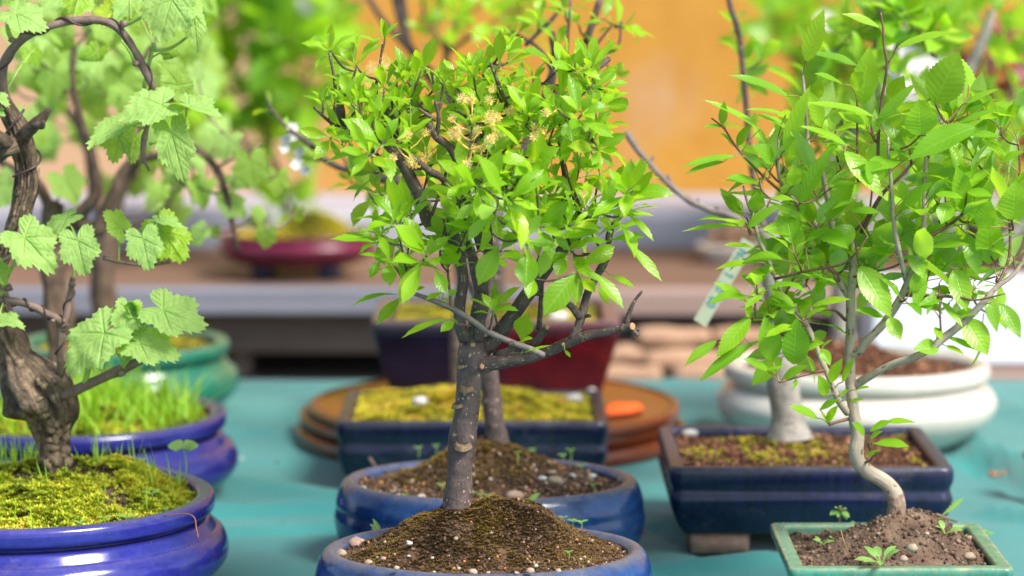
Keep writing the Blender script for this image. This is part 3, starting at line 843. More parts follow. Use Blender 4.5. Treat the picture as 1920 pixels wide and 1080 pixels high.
tag(recentre(mb.build('dead_leaf', M['dead_leaf'])), 'curled orange dead leaf lying on the teal cloth right of the navy pot', 'leaf')
for (x, y, lab) in ((519, 866, 'dark crumb of soil alone on the cloth right of the rear violet pot'), (530, 980, 'dark crumb of soil on the cloth between the front violet pot and the blue ovals')):
    mb = MB(); granule(mb, onz(x, y, .0015), .0028, .5, 0, .6); tag(recentre(mb.build('soil_crumb', M['soil'])), lab, 'crumb')
mb = MB(); leaf(mb, onz(452, 862, .003), (.4, 1, .2), (0, -.3, 1), .008, .006, TPL_SOFT, .6, .3, .05); tag(recentre(mb.build('fallen_petal', M['petal'])), 'white petal fallen on the cloth beside the rear violet pot', 'petal')
# ---------------------------------------------------------------- pots
def foot_ring(parent, c, fp, o, z1, mat, w_=.03):
    pass
RIM_ROUND = lambda R_, h: [  # round pot with a rolled lip, a ribbed neck and a fat belly
    (-R_ * .42, 0, .2), (-.060, 0, .3), (-.036, .002, .2), (-.012, .012, 0), (.010, .032, 0), (.0135, .046, 0), (.010, .058, .1), (.004, .0645, .6), (.0015, .0655, .35),
    (-.001, .069, 0), (-.006, .076, .1), (-.012, .0785, .3), (-.009, .081, .1), (-.001, .084, 0), (.0005, .091, 0), (0, .0965, .15), (-.003, .1, .7), (-.010, .1005, .35), (-.016, .099, .3), (-.019, .092, .2), (-.020, .06, 0), (-R_ * .6, .058, 0)]
OVAL = [(-.06, 0, .6), (-.020, .001, .6), (-.010, .006, .4), (-.004, .012, .1), (.002, .022, 0), (.006, .035, 0), (.0070, .045, 0), (.0058, .052, .1), (.0050, .056, .15), (.0052, .061, 0), (.0035, .069, 0), (.001, .076, .1), (-.002, .081, .55), (-.007, .0845, 1), (-.012, .0845, .9), (-.016, .082, .9), (-.018, .077, .6), (-.019, .05, .3), (-.05, .05, 0)]
RECT = lambda h: [(-.06, .008, .3), (-.024, .008, .3), (-.014, .012, .1), (-.004, h * .38, 0), (.000, h * .55, 0), (-.001, h * .62, 0), (-.0024, h * .67, .15), (-.0024, h * .71, .15), (-.001, h * .755, .1), (.0005, h * .82, 0), (.0005, h * .93, .1), (-.001, h * .985, .7), (-.004, h, .8), (-.011, h, .7), (-.0145, h * .98, .5), (-.016, h * .9, .3), (-.018, h * .5, 0), (-.05, h * .5, 0)]
def feet(pot, c, xs_, ys_, sz, h, mat):
    for x in xs_:
        for y in ys_:
            mb = MB(); lathe(mb, (c[0] + x, c[1] + y), ('rect', sz[0], sz[1], .006), [(-.02, 0, 0), (-.003, 0, 0), (0, .002, 0), (.001, h, 0), (-.02, h, 0)], 1)
            mb.build('foot', M[mat], pot)
def pot_part(root, c, fp, prof, mat, k=4, wob=.0008, z0=0.0):
    mb = MB(); lathe(mb, c, fp, prof, k, 0, wob, z0)
    return mb.build('pot', M[mat], root)

# A: grape vine, violet round pot
cA = ((62 - 960) / F * 2.75 * 1.0, 2.75); RA = .178
cA = (A(62, 940, 2.75)[0], 2.75)
vineA = thing('grape_vine_bonsai', 'gnarled grape vine with a wired arching cane in the front violet pot of moss', 'bonsai', (*cA, 0))
pot_part(vineA, cA, ('oval', RA, RA), RIM_ROUND(RA, .1), 'pot_violet')
soilA = Soil(cA, ('oval', RA, RA), -.0185, .090, [(cA[0] + .02, cA[1] + .03, .030, .10, .09), (cA[0] + .10, cA[1] + .03, .012, .05, .06), (cA[0] + .03, cA[1] - .06, .006, .05, .04)], .0035, .004)
sA = soilA.mesh('soil', vineA, 46, 900, (.001, .003))
basA = A(100, 868, 2.76)
def whA(x, y):
    d = math.hypot((x - basA[0] - .012) / .055, (y - basA[1] + .004) / .030)
    return (1 if d > 1 else .12) * (1 if nz(x * 30, y * 30, 5) > -.30 else .10)
def vfA(x, y): return .70 + .42 * nz(x * 22 + 3, y * 22) + .3 * nz(x * 75, y * 75, 2)
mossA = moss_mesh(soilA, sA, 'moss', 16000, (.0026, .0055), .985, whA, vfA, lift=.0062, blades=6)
grass_blades(sA, soilA, 420, (.012, .045), where=lambda x, y: .9 if y > cA[1] + .03 else .12, wd=.0010)
for (px, py, h, L) in ((285, 940, .016, .012), (800 / 3.374, 760 + 720 / 3.374, .020, .013), (105, 992, .012, .015), (150, 975, .008, .009), (196, 968, .010, .010), (95, 862, .014, .009), (205, 985, .006, .006), (330, 900, .014, .008), (265, 905, .012, .010), (310, 950, .012, .007)):
    p = onz(px, py, .1); p[2] = soilA.h(p[0], p[1]) + .003
    seedling(sA, p, h, random.choice((2, 4)), L, .55)
for (px, py, L) in ((265, 955, .075), (190, 945, .05), (195, 950, .045), (185, 955, .035), (27, 970, .05), (275, 950, .05), (90, 940, .045), (125, 935, .035)):
    p = onz(px, py, .1); p[2] = soilA.h(p[0], p[1])
    grass_blades(sA, soilA, 1, (L * .55, L * .75), wd=.0009, name='grass_blade', lean=.35, spots=[p])
# clover by the right rim
p = A(345, 905, 2.79); mb = MB(); tp = A(343, 838, 2.79)
tube(mb, [p, (p + tp) / 2 + (.003, 0, 0), tp], [.0009, .0008, .0007], 5, 3, mat=1)
for a in (2.9, .35, -1.2): leaf(mb, tp, (math.cos(a), math.sin(a) * .6, .12), (0, -.6, 1), .016, .017, TPL_HEART, .25, .12, .02, .9)
mb.build('clover', [M['seedling'], M['petiole']], sA)
mb = MB(); tube(mb, [A(308, 968, 2.62), A(345, 963, 2.60), A(364, 970, 2.585), A(368, 990, 2.583), A(372, 1008, 2.583)], [.0006] * 5, 5, 4); mb.build('root_thread', M['dead_leaf'], sA)

# B: grassy violet pot
cB = (A(138, 760, 3.22)[0], 3.22)
vineB = thing('grape_vine_bonsai', 'thick trunked old vine in the grassy violet pot standing behind the front moss pot', 'bonsai', (*cB, 0))
pot_part(vineB, cB, ('oval', .174, .174), RIM_ROUND(.174, .1), 'pot_violet_dark')
soilB = Soil(cB, ('oval', .174, .174), -.0185, .090, [(cB[0], cB[1], .022, .11, .11)], .004, .003)
sB = soilB.mesh('soil', vineB, 36, 500, (.001, .003))
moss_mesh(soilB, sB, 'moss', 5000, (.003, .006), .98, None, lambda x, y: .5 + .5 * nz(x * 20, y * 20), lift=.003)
grass_blades(sB, soilB, 1500, (.015, .062), where=lambda x, y: np.clip(1.15 - math.hypot(x - cB[0] - .02, y - cB[1]) / .17, .05, 1) * (.25 + (nz(x * 34, y * 34) > -.1)), wd=.0017, lean=1.1)

# C: green pot
cC = (A(232, 640, 3.78)[0], 3.78)
vineC = thing('grape_vine_bonsai', 'forked brown vine in the glossy green pot farthest back on the cloth', 'bonsai', (*cC, 0))
pot_part(vineC, cC, ('oval', .141, .141), RIM_ROUND(.141, .1), 'pot_green')
soilC = Soil(cC, ('oval', .141, .141), -.0185, .090, [(cC[0], cC[1], .012, .1, .1)], .004, .003)
sC = soilC.mesh('soil', vineC, 30, 400, (.001, .003))
moss_mesh(soilC, sC, 'moss_dry', 2500, (.003, .006), .9, None, lambda x, y: .35 + .4 * nz(x * 20, y * 20), lift=.003)

# D: front plum in the blue oval
cD = (A(907, 1040, 2.577)[0], 2.577)
plumD = thing('plum_bonsai', 'plum bonsai in sharp focus with a knotted purple trunk in the front blue oval pot', 'bonsai', (*cD, 0))
fpD = ('oval', .151, .117)
potD = pot_part(plumD, cD, fpD, OVAL, 'pot_blue')
basD = A(859, 946, 2.585)
soilD = Soil(cD, fpD, -.0175, .0775, [(basD[0] + .004, basD[1], .040, .055, .06), (basD[0] + .075, basD[1] + .0, .035, .052, .06), (basD[0] - .05, basD[1], .012, .035, .05)], .004, .0)
brownish = lambda x, y: .30 + .42 * nz(x * 20, y * 20, 7) + .2 * nz(x * 70, y * 70)
sD = soilD.mesh('soil', plumD, 60, 4200, (.0006, .0020), None, 'soil', lambda x, y: np.clip(.33 + .4 * nz(x * 40, y * 40, 3), 0, 1))
whD = lambda x, y: np.clip(1.25 - math.hypot((x - cD[0] + .0) / .11, (y - cD[1]) / .085), 0, 1) * (1 if nz(x * 38 + 9, y * 30) > -.30 else .25)
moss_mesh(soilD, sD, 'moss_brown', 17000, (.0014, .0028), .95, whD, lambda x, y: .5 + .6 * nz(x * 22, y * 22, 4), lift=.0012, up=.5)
mb = MB()
for _ in range(700):
    p = soilD.rand(.99); rr_ = soilD.rho(p[0], p[1])
    if random.random() > .12 + .9 * rr_ ** 2: continue
    g_ = random.uniform(.0006, .0019); granule(mb, p + (0, 0, g_ * .4), g_, random.random())
mb.build('grit', M['grit'], sD, props={'kind': 'stuff'})
def put(soil, px, py, z=.09):
    p = onz(px, py, z)
    for _ in range(6): p = onz(px, py, soil.h(p[0], p[1]))
    return p
def z8d(x, y): return 600 + x / 3.0, 920 + y / 3.0
for (x, y, rpx, mt) in ((205, 310, 52, 'stone_pink'), (120, 360, 34, 'stone_cream'), (272, 412, 28, 'stone_cream'), (300, 392, 22, 'stone_cream'), (503, 300, 19, 'stone_white'), (887, 232, 24, 'stone_white'), (655, 118, 18, 'stone_cream'), (742, 150, 13, 'stone_cream'), (600, 455, 17, 'stone_white'), (862, 462, 24, 'stone_pink'), (1183, 457, 24, 'stone_pink'), (1215, 425, 13, 'stone_white'), (1340, 455, 18, 'stone_cream'), (430, 440, 18, 'stone_cream'), (1678, 303, 18, 'stone_white'), (1708, 314, 10, 'stone_white'), (1465, 388, 12, 'stone_cream'), (355, 385, 16, 'stone_pink'), (765, 272, 14, 'stone_cream'), (410, 292, 13, 'stone_pink'), (780, 440, 13, 'stone_cream'), (945, 466, 14, 'stone_cream'), (1104, 466, 14, 'stone_cream')):
    p = put(soilD, *z8d(x, y)); r_ = rpx / 3.0 * 2.58 / F
    stone('pebble', p + (0, 0, r_ * .25), r_, mt, sD, (1, .8, .72), random.uniform(-.4, .6))
for (x, y, h, L) in ((480, 45, .010, .006), (865, 28, .008, .006), (905, 40, .009, .006), (940, 45, .009, .006), (975, 55, .008, .006), (1085, 85, .012, .006), (1245, 105, .010, .006), (1195, 105, .007, .005), (1420, 185, .008, .007), (1470, 200, .010, .008), (1370, 160, .006, .006), (1400, 360, .007, .005), (1020, 320, .004, .004), (515, 165, .004, .004), (755, 226, .005, .004), (725, 60, .014, .005), (770, 105, .006, .004), (1300, 135, .006, .005)):
    p = put(soilD, *z8d(x, y + 12)); seedling(sD, p, h, 4, L * 1.15, .5)
mb = MB(); p = put(soilD, *z8d(335, 222)); 
for (dx, dy) in ((-55, -35), (-38, -66), (-48, -10), (-20, -40)):
    t_ = A(*z8d(335 + dx, 222 + dy), p[1]); leaf(mb, p, t_ - p, (0, -1, .5), np.linalg.norm(t_ - p), .0042, TPL_SOFT, .25, .3, .02, .9)
mb.build('sprout', M['seedling'], sD)
mb = MB(); p = put(soilD, *z8d(1150, 100)); tp = A(*z8d(1175, 55), p[1]); tube(mb, [p, tp], [.0004, .0004], 5, 2, mat=1); t2 = A(*z8d(1238, 12), p[1]); leaf(mb, tp, t2 - tp, (0, -1, .4), np.linalg.norm(t2 - tp), .0055, TPL_SOFT, .1, .3, .02, .9)
mb.build('sprout', [M['seedling'], M['petiole']], sD)

# E: second plum
cE = (A(918, 905, 2.907)[0], 2.907)
plumE = thing('plum_bonsai', 'second plum in the blue oval pot, with white blossom on its long low branch', 'bonsai', (*cE, 0))
fpE = ('oval', .155, .121)
pot_part(plumE, cE, fpE, OVAL, 'pot_blue')
basE = A(940, 860, 2.95)
soilE = Soil(cE, fpE, -.0175, .0765, [(basE[0] - .025, basE[1], .036, .060, .06), (basE[0] + .03, basE[1], .012, .06, .06)], .005, .0)
sE = soilE.mesh('soil', plumE, 44, 3000, (.0009, .0028))
moss_mesh(soilE, sE, 'moss_brown', 4000, (.002, .004), .9, lambda x, y: np.clip(1.2 - math.hypot((x - basE[0] + .03) / .08, (y - basE[1]) / .08), 0, 1), lambda x, y: .6 + .5 * nz(x * 22, y * 22, 4), lift=.0012)
mb = MB()
for _ in range(500):
    p = soilE.rand(.99); g_ = random.uniform(.001, .0026); granule(mb, p + (0, 0, g_ * .5), g_, random.random())
mb.build('grit', M['grit'], sE, props={'kind': 'stuff'})
for (x, y, rpx, mt) in ((940, 890, 10, 'stone_white'), (1017, 899, 8, 'stone_white'), (1072, 895, 8, 'stone_white'), (1110, 895, 8, 'stone_white'), (1041, 906, 15, 'stone_cream'), (678, 919, 9, 'stone_white'), (745, 924, 8, 'stone_white'), (790, 933, 8, 'stone_white'), (1142, 890, 14, 'stone_pink'), (1118, 885, 10, 'stone_pink'), (880, 925, 8, 'stone_cream'), (1065, 933, 6, 'stone_white'), (965, 935, 18, 'stone_pink'), (735, 925, 7, 'stone_cream'), (1035, 888, 8, 'stone_cream')):
    p = put(soilE, x, y); r_ = rpx * p[1] / F; stone('pebble', p + (0, 0, r_ * .3), r_, mt, sE, (1.1, .7, .6), random.uniform(-.5, .5))
for (x, y) in ((785, 855), (818, 850), (828, 922), (1090, 885), (1055, 865), (1070, 862), (998, 855), (1113, 925), (990, 880), (970, 870)):
    p = put(soilE, x, y); seedling(sE, p, random.uniform(.01, .02), 4, .008, .5)
mb = MB(); p = put(soilE, 706, 880); tube(mb, [p, A(692, 858, p[1])], [.0028, .0022], 7, 2); mb.build('twig_stub', M['plum_twig'], sE)

# F: navy rectangular pot with moss
cF = (A(888, 770, 3.352)[0], 3.352)
plumF = thing('plum_bonsai', 'slim plum in the dark navy rectangular pot filled with yellow green moss', 'bonsai', (*cF, 0))
fpF = ('rect', .157, .115, .012)
potF = pot_part(plumF, cF, fpF, RECT(.085), 'pot_navy_dark', 3)
feet(potF, cF, (-.115, .115), (-.075, .075), (.028, .022), .009, 'clay')
soilF = Soil(cF, fpF, -.0155, .076, [(cF[0] - .01, cF[1] + .02, .024, .10, .08)], .0035, .0)
sF = soilF.mesh('soil', plumF, 36, 600, (.001, .003))
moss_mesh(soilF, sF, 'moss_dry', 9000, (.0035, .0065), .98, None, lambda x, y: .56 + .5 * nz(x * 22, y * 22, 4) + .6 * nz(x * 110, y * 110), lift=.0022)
for (x, y, rpx) in ((787, 760, 15), (1075, 757, 16), (1110, 738, 9)):
    p = put(soilF, x, y); r_ = rpx * p[1] / F; stone('stone', p + (0, 0, r_ * .55), r_, 'stone_white', sF, (1.1, .7, .62), random.uniform(-.5, .5))

# G: tall navy / red pot on the turntables
cG = (A(931, 590, 3.70)[0], 3.70)
zG = .045
treeG = thing('dark_bonsai', 'upright tree in the tall tapered navy and oxblood pot standing on the turntables', 'bonsai', (*cG, zG))
fpG = ('rect', .159, .115, .010)
profG = [(-.06, .004, .2), (-.034, .004, .2), (-.026, .006, .1), (-.010, .060, 0), (-.002, .090, 0), (-.002, .094, .1), (.0005, .096, .2), (.0005, .104, .4), (-.002, .107, .9), (-.018, .107, .9), (-.021, .104, .5), (-.022, .08, 0), (-.05, .08, 0)]
potG = pot_part(treeG, cG, fpG, profG, 'pot_oxblood', 3, .0008, zG)
feet(potG, (cG[0], cG[1]), (-.09, .09), (-.06, .06), (.02, .016), .0055, 'pot_navy_dark')
for ch in list(potG.children): ch.location.z += zG
soilG = Soil(cG, fpG, -.0215, zG + .097, [(cG[0], cG[1], .006, .1, .08)], .005, .0)
sG = soilG.mesh('soil', treeG, 24, 300, (.001, .003))
moss_mesh(soilG, sG, 'moss_dry', 2500, (.003, .006), .95, None, lambda x, y: .4 + .5 * nz(x * 20, y * 20, 4), lift=.003)
p = put(soilG, 1046, 603); stone('stone', p + (0, 0, .006), .014, 'stone_white', sG, (1, .7, .6))

# H: navy rectangular pot, pale trunk
cH = (.312, 3.029)
treeH = thing('apple_bonsai', 'thick pale trunked tree in the wide navy rectangular pot of brown clay granules', 'bonsai', (*cH, 0))
fpH = ('rect', .148, .126, .014)
potH = pot_part(treeH, cH, fpH, [(o, .015 + z * .9, v) for (o, z, v) in RECT(.09)], 'pot_navy', 3)
feet(potH, cH, (-.095, .095), (-.085, .085), (.032, .022), .024, 'clay')
soilH = Soil(cH, fpH, -.0155, .085, [(A(1480, 805, 3.07)[0], 3.07, .012, .06, .05)], .003, .0)
sH = soilH.mesh('soil_clay', treeH, 30, 4200, (.0016, .0036))
basH = A(1478, 808, 3.06)
moss_mesh(soilH, sH, 'moss_dry', 2600, (.002, .0045), .95, lambda x, y: np.clip(1.15 - math.hypot((x - basH[0] + .02) / .10, (y - basH[1] + .03) / .07), 0, 1) * (nz(x * 40, y * 40) > -.05) + (1 if (x > cH[0] + .115 and nz(x * 50, y * 50) > 0) else 0) , lambda x, y: .45 + .4 * nz(x * 30, y * 30), lift=.002)
p = put(soilH, 1295, 818); stone('stone', p + (0, 0, .004), .010, 'stone_white', sH, (1.3, .7, .5), .2)

# W: cream white oval pot
cW = (A(1606, 690, 3.555)[0], 3.555)
treeW = thing('apple_bonsai', 'grey trunked tree in the glossy cream white oval pot heaped with red brown soil', 'bonsai', (*cW, 0))
fpW = ('oval', .166, .142)
profW = [(-.10, 0, .2), (-.050, .0, .2), (-.040, .004, .1), (-.018, .016, 0), (.002, .034, 0), (.0105, .050, 0), (.010, .062, 0), (.002, .074, .1), (-.008, .0795, .4), (-.0095, .082, .4), (-.005, .0845, .1), (.001, .089, 0), (.002, .096, 0), (0, .103, .1), (-.006, .107, .3), (-.013, .1065, .2), (-.018, .103, .2), (-.021, .096, .2), (-.022, .06, 0), (-.08, .06, 0)]
pot_part(treeW, cW, fpW, profW, 'pot_white')
soilW = Soil(cW, fpW, -.0205, .092, [(cW[0] - .02, cW[1] + .01, .042, .075, .09)], .005, .0)
sW = soilW.mesh('soil_clay', treeW, 36, 3600, (.0018, .005))

# P: front apple in the teal rectangle
cP = (.3575, 2.655)
appleP = thing('apple_bonsai', 'young apple with a bent pale trunk in the small teal green rectangular pot', 'bonsai', (*cP, 0))
fpP = ('rect', .103, .101, .008)
profP = [(-.06, .004, .3), (-.026, .004, .3), (-.020, .010, .2), (-.012, .035, 0), (-.006, .055, 0), (-.004, .059, .3), (.0, .061, .2), (.0005, .0665, .3), (-.001, .0695, .9), (-.004, .070, .5), (-.0115, .070, .4), (-.0135, .0690, .9), (-.0145, .066, .4), (-.016, .05, 0), (-.05, .05, 0)]
pot_part(appleP, cP, fpP, profP, 'pot_teal', 3)
basP = A(1681, 984, 2.665)
soilP = Soil(cP, fpP, -.0140, .0615, [(basP[0] + .004, basP[1], .033, .052, .06), (basP[0] + .05, basP[1], .014, .035, .06)], .005, .0)
sP = soilP.mesh('soil_dusty', appleP, 54, 2600, (.0007, .0024), None, 'soil', lambda x, y: np.clip(.42 + .5 * nz(x * 45, y * 45, 3), 0, 1))
def z8p(x, y): return 1160 + x / 2.526, 653 + y / 2.526
for (x, y, rpx, mt) in ((1390, 950, 30, 'stone_cream'), (1660, 990, 30, 'stone_cream'), (1530, 910, 14, 'stone_cream'), (1665, 905, 22, 'stone_pink'), (1230, 880, 10, 'stone_cream'), (1350, 1000, 22, 'stone_pink'), (1460, 880, 12, 'stone_pink')):
    p = put(soilP, *z8p(x, y)); r_ = rpx / 2.526 * p[1] / F; stone('pebble', p + (0, 0, r_ * .2), r_, mt, sP, (1, .85, .7), random.uniform(-.4, .6))
# weeds in the teal pot
p = put(soilP, *z8p(1045, 855)); tp = A(*z8p(1050, 745), p[1]); mb = MB()
tube(mb, [p, tp], [.0011, .0008], 6, 3, mat=1)
for (dx, dy, L) in ((-38, 18, .016), (36, 26, .015), (-20, -12, .012), (24, -5, .013), (38, 48, .012), (-10, 35, .010), (5, -22, .010)):
    c = A(*z8p(1048 + dx * .25, 765 + dy * .3), p[1]); t_ = A(*z8p(1048 + dx, 765 + dy), p[1] - .006); leaf(mb, c, t_ - c, (0, -.7, 1), L * .75, L * .42, TPL_SOFT, .3, .2, .03)
mb.build('weed', [M['seedling'], M['petiole_red']], sP)
for (x, y, L, nl) in ((1240, 1020, .024, 7), (965, 930, .012, 5), (1020, 912, .008, 3), (1480, 830, .012, 4), (1545, 880, .018, 4), (1710, 900, .016, 3), (1085, 840, .009, 3), (1170, 905, .006, 2)):
    p = put(soilP, *z8p(x, y)); mb = MB()
    for k in range(nl):
        a = k * 2.4 + x; el = random.uniform(.25, .9); d = (math.cos(a), math.sin(a) * .8, el); s0 = p + unit(d) * L * .3
        petiole(mb, p, s0, .0006, 1); leaf(mb, s0, d, (-.2 * math.cos(a), -.4, 1), L * .75, L * .33, TPL_SOFT, .6, .2, .04)
    mb.build('weed', [M['seedling'], M['petiole']], sP)
p = put(soilP, *z8p(1515, 805)); t_ = A(*z8p(1632, 708), p[1]); mb = MB(); leaf(mb, p, t_ - p, (.3, -1, .5), np.linalg.norm(t_ - p), .008, ovate_tpl(16, .7, .45, .7), .1, .5, .02, .9); mb.build('weed', M['seedling'], sP)
mb = MB(); tube(mb, [put(soilP, *z8p(1365, 782)) + (0, 0, .003), put(soilP, *z8p(1480, 795)) + (0, 0, .003), put(soilP, *z8p(1600, 835)) + (0, 0, .003)], [.0014, .0016, .0012], 6, 4); mb.build('root_thread', M['apple_base_bark'], sP)
mb = MB(); tube(mb, [put(soilP, *z8p(1100, 1000)), A(*z8p(1068, 920), 2.6), A(*z8p(1052, 860), 2.61)], [.0006, .0006, .0005], 5, 4); mb.build('dry_stalk', M['petiole_red'], sP)
# ---------------------------------------------------------------- trees
TOCAM = unit(CAM - np.array((0, 2.6, .25)))
class Plant:
    """collects limbs, twigs and leaves of one tree; pixels of the photograph + a depth give each joint its place"""
    def __init__(s, Y): s.Y = Y; s.limb = MB(); s.twig = MB(); s.leaf = MB(); s.sk = []; s.skr = []
    def P(s, x, y, dy=0.0): return A(x, y, s.Y + dy)
    def br(s, pts, w0, w1, twig=False, seg=None, k=5, lump=.12, mat=0, widths=None, freq=90, ridge=0, var=.5, nridge=7):
        P = [s.P(*p) for p in pts]; n = len(P)
        W = widths if widths is not None else [w0 + (w1 - w0) * i / (n - 1) for i in range(n)]
        r_ = [w_ * .5 * s.Y / F for w_ in W]
        seg = seg or (7 if twig else 14)
        C, rr = tube(s.twig if twig else s.limb, P, r_, seg, k, lump, freq, mat=mat, ridge=ridge, seed=random.random() * 30, var=var, nridge=nridge)
        s.sk += list(C); s.skr += list(rr); return C
    def nearest(s, p):
        K = np.array(s.sk); d = np.linalg.norm(K - p - np.array((0, 0, -.012)), axis=1); i = int(np.argmin(d)); return K[i], s.skr[i]
    def connect(s, p, r0=.0012, mat=0, sag=.004):
        q, rq = s.nearest(p); L = np.linalg.norm(p - q)
        if L < .004: return unit((0, -.2, 1))
        m = (p + q) / 2 + np.array((random.uniform(-.1, .1) * L, random.uniform(-.1, .1) * L, -.12 * L))
        r1 = min(rq * .8, r0 * (1 + L * 9)); C, rr = tube(s.twig, [q, m, p], [r1, r0, r0 * .7], 6, 4, .1, 120, mat=mat)
        s.sk += list(C); s.skr += list(rr)
        return unit(p - m)
    def rosette(s, p, n, L, tpl, axis=None, spread=(.25, 1.35), W=.42, bend=(.2, .8), mat=0, pet=0.12, pr=.0005, fold=(.1, .4), conn=True, wave=.06, pmat=1, vr=(0, 1), tw=.3):
        ax = s.connect(p) if conn else unit((0, 0, 1))
        if axis is not None: ax = unit(np.asarray(axis) + ax * .3)
        ax = unit(ax + np.array((0, 0, .35)))
        X, _, Z = frame(ax, (0.1, -1, .1)); k0 = random.random() * 6.28
        for k in range(n):
            a = k0 + k * 2.4; t = (k + .5) / n; el = spread[0] + (spread[1] - spread[0]) * t + random.uniform(-.15, .15)
            d = ax * math.cos(el) + (X * math.cos(a) + Z * math.sin(a)) * math.sin(el)
            nn = ax * math.sin(el) - (X * math.cos(a) + Z * math.sin(a)) * math.cos(el) + np.array((0, -.25, .5))
            l = L * random.uniform(.65, 1.2) * (.7 + .4 * t); b = p - ax * (t * L * .25)
            s0 = b + d * l * pet
            petiole(s.leaf, b, s0, pr, pmat, .5)
            leaf(s.leaf, s0, d, nn, l, l * W * random.uniform(.8, 1.2), tpl, random.uniform(*bend), random.uniform(*fold), wave, random.uniform(*vr), random.uniform(-tw, tw), random.uniform(-.08, .08), mat)
    def hero(s, b, t, wpx, face=.5, dy=(0, 0), tpl=TPL_APPLE, bend=.25, fold=.2, var=None, conn=True, pet=.16, pmat=1, wave=.04, up=(0, 0, 1), pr=.0006, flip=1, tw=0.0, side=0.0):
        B = s.P(*b, dy[0]); T = s.P(*t, dy[1]); L = np.linalg.norm(T - B)
        d = unit(T - B); nn = unit(np.asarray(TOCAM) * face + np.array(up) * (1 - face)) * flip
        a0 = bend * .45                                          # aim a little high so the bent leaf ends at the tip
        X, Yv, Z = frame(d, nn); d2 = Yv * math.cos(a0) + Z * math.sin(a0)
        if conn:
            q, _ = s.nearest(B); v = q - B; lq = np.linalg.norm(v)
            if lq > .03: s.connect(B + unit(v) * .02 if lq > .045 else B, .0010); q, _ = s.nearest(B)
            petiole(s.leaf, q, B, pr, pmat, .5, -.002)
        leaf(s.leaf, B, d2, nn, L * 1.03, wpx * s.Y / F, tpl, bend, fold, wave, var, tw, side)
    def done(s, root, limb_m, twig_m, leaf_m, trunk=None, names=('trunk', 'twigs', 'foliage')):
        o = []
        if s.limb.n: o.append(s.limb.build(names[0], limb_m, root))
        if s.twig.n: o.append(s.twig.build(names[1], twig_m, root))
        if s.leaf.n: o.append(s.leaf.build(names[2], leaf_m, root))
        return o
def zz(ox, oy, sc): return lambda x, y, *r: (ox + x / sc, oy + y / sc, *r)
def disc_knot(parent, p, r_, nrm, name='knot', ring=True):
    mb = MB(); X, Yv, Z = frame(nrm, (0, .2, 1)); rows = []
    prof = [(1.25, -.3), (1.05, .08), (.85, .22), (.62, .10), (.35, .02)] if ring else [(1.05, -.4), (1.0, .12), (.8, .2), (.4, .2)]
    for (a, b) in prof:
        rows.append([p + (X * math.cos(t) * .8 + Z * math.sin(t)) * r_ * a * (1 + .12 * nz(math.cos(t) * 2, math.sin(t) * 2, p[2] * 90)) + Yv * r_ * b for t in np.arange(14) / 14 * 6.283])
    V = np.array(rows).reshape(-1, 3); V = np.vstack([V, p + Yv * r_ * (.0 if ring else .2)]); n = len(prof)
    q = [(i * 14 + j, i * 14 + (j + 1) % 14, (i + 1) * 14 + (j + 1) % 14, (i + 1) * 14 + j) for i in range(n - 1) for j in range(14)]
    mb.add(V, q, [((n - 1) * 14 + j, (n - 1) * 14 + (j + 1) % 14, n * 14) for j in range(14)])
    return mb.build(name, M['knot'] if ring else M['cut_wood'], parent)
def flower(parent, p, ax, r_, name='flower', white=False, stalk=None):
    mb = MB(); X, Yv, Z = frame(ax, (.1, -1, .2))
    if stalk is not None: tube(mb, [stalk, (stalk + p) / 2 - (0, 0, .002), p], [.0006, .0005, .0006], 4, 2, cap=False, var=.75)
    if white:
        for k in range(5):
            a = k * 1.2566 + random.random() * .2; d = (X * math.cos(a) + Z * math.sin(a)) + Yv * .25; leaf(mb, p + Yv * (.0008 * k), d, Yv, r_, r_ * .95, TPL_HEART, -.25, .1, .03, .5)
        mats = [M['petal']]
        return mb.build(name, mats, parent)
    for k in range(22):
        a = k * 2.4; el = math.sqrt((k + .5) / 22) * 1.15; d = Yv * math.cos(el) + (X * math.cos(a) + Z * math.sin(a)) * math.sin(el); l = r_ * random.uniform(.75, 1.05)
        warm = random.random() * .45 if p[2] > HC - .06 else .3 + random.random() * .5
        tube(mb, [p, p + d * l * .55 + Yv * l * .08, p + d * l], [r_ * .035] * 3, 3, 1, cap=False, var=warm); granule(mb, p + d * l, r_ * .07, .4 + random.random() * .6)
    for k in range(5):
        a = k * 1.2566; d = (X * math.cos(a) + Z * math.sin(a)) * 1 - Yv * .1; leaf(mb, p - Yv * r_ * .1, d, Yv, r_ * .6, r_ * .32, TPL_SOFT, .6, .1, .0, .75)
    return mb.build(name, M['stamen'], parent)

# ================= D: the plum in focus
D = Plant(2.585)
trunkD = D.br([(858, 955), (859, 925), (862, 880), (866, 835), (872, 790), (878, 750), (881, 712), (884, 682), (886, 660), (888, 630, .005)], 0, 0, widths=[56, 53, 50, 55, 49, 48, 50, 58, 56, 44], seg=22, lump=.10, freq=60, k=7)
z4 = zz(560, 400, 2.7); z3 = zz(500, 0, 2.526)
D.br([z4(905, 770, -.005), z4(1000, 757, -.01), z4(1080, 742, -.012), z4(1160, 728, -.015), z4(1260, 700, -.02), z4(1400, 640, -.03), z4(1480, 612, -.035), z4(1560, 598, -.04), z4(1640, 580, -.045), z4(1690, 572, -.05)], 0, 0, widths=[34, 30, 27, 24, 21, 20, 17, 15, 15, 13], seg=14, lump=.2)
D.br([z4(1685, 575, -.05), z4(1700, 600, -.055), z4(1718, 618, -.058)], 11, 8, True, lump=.3); D.br([z4(1690, 590, -.05), z4(1722, 588, -.052)], 8, 6, True, lump=.3)
D.br([z4(1660, 562, -.046), z4(1672, 510, -.046), z4(1696, 450, -.046), z4(1738, 395, -.046)], 10, 6, True, lump=.3)
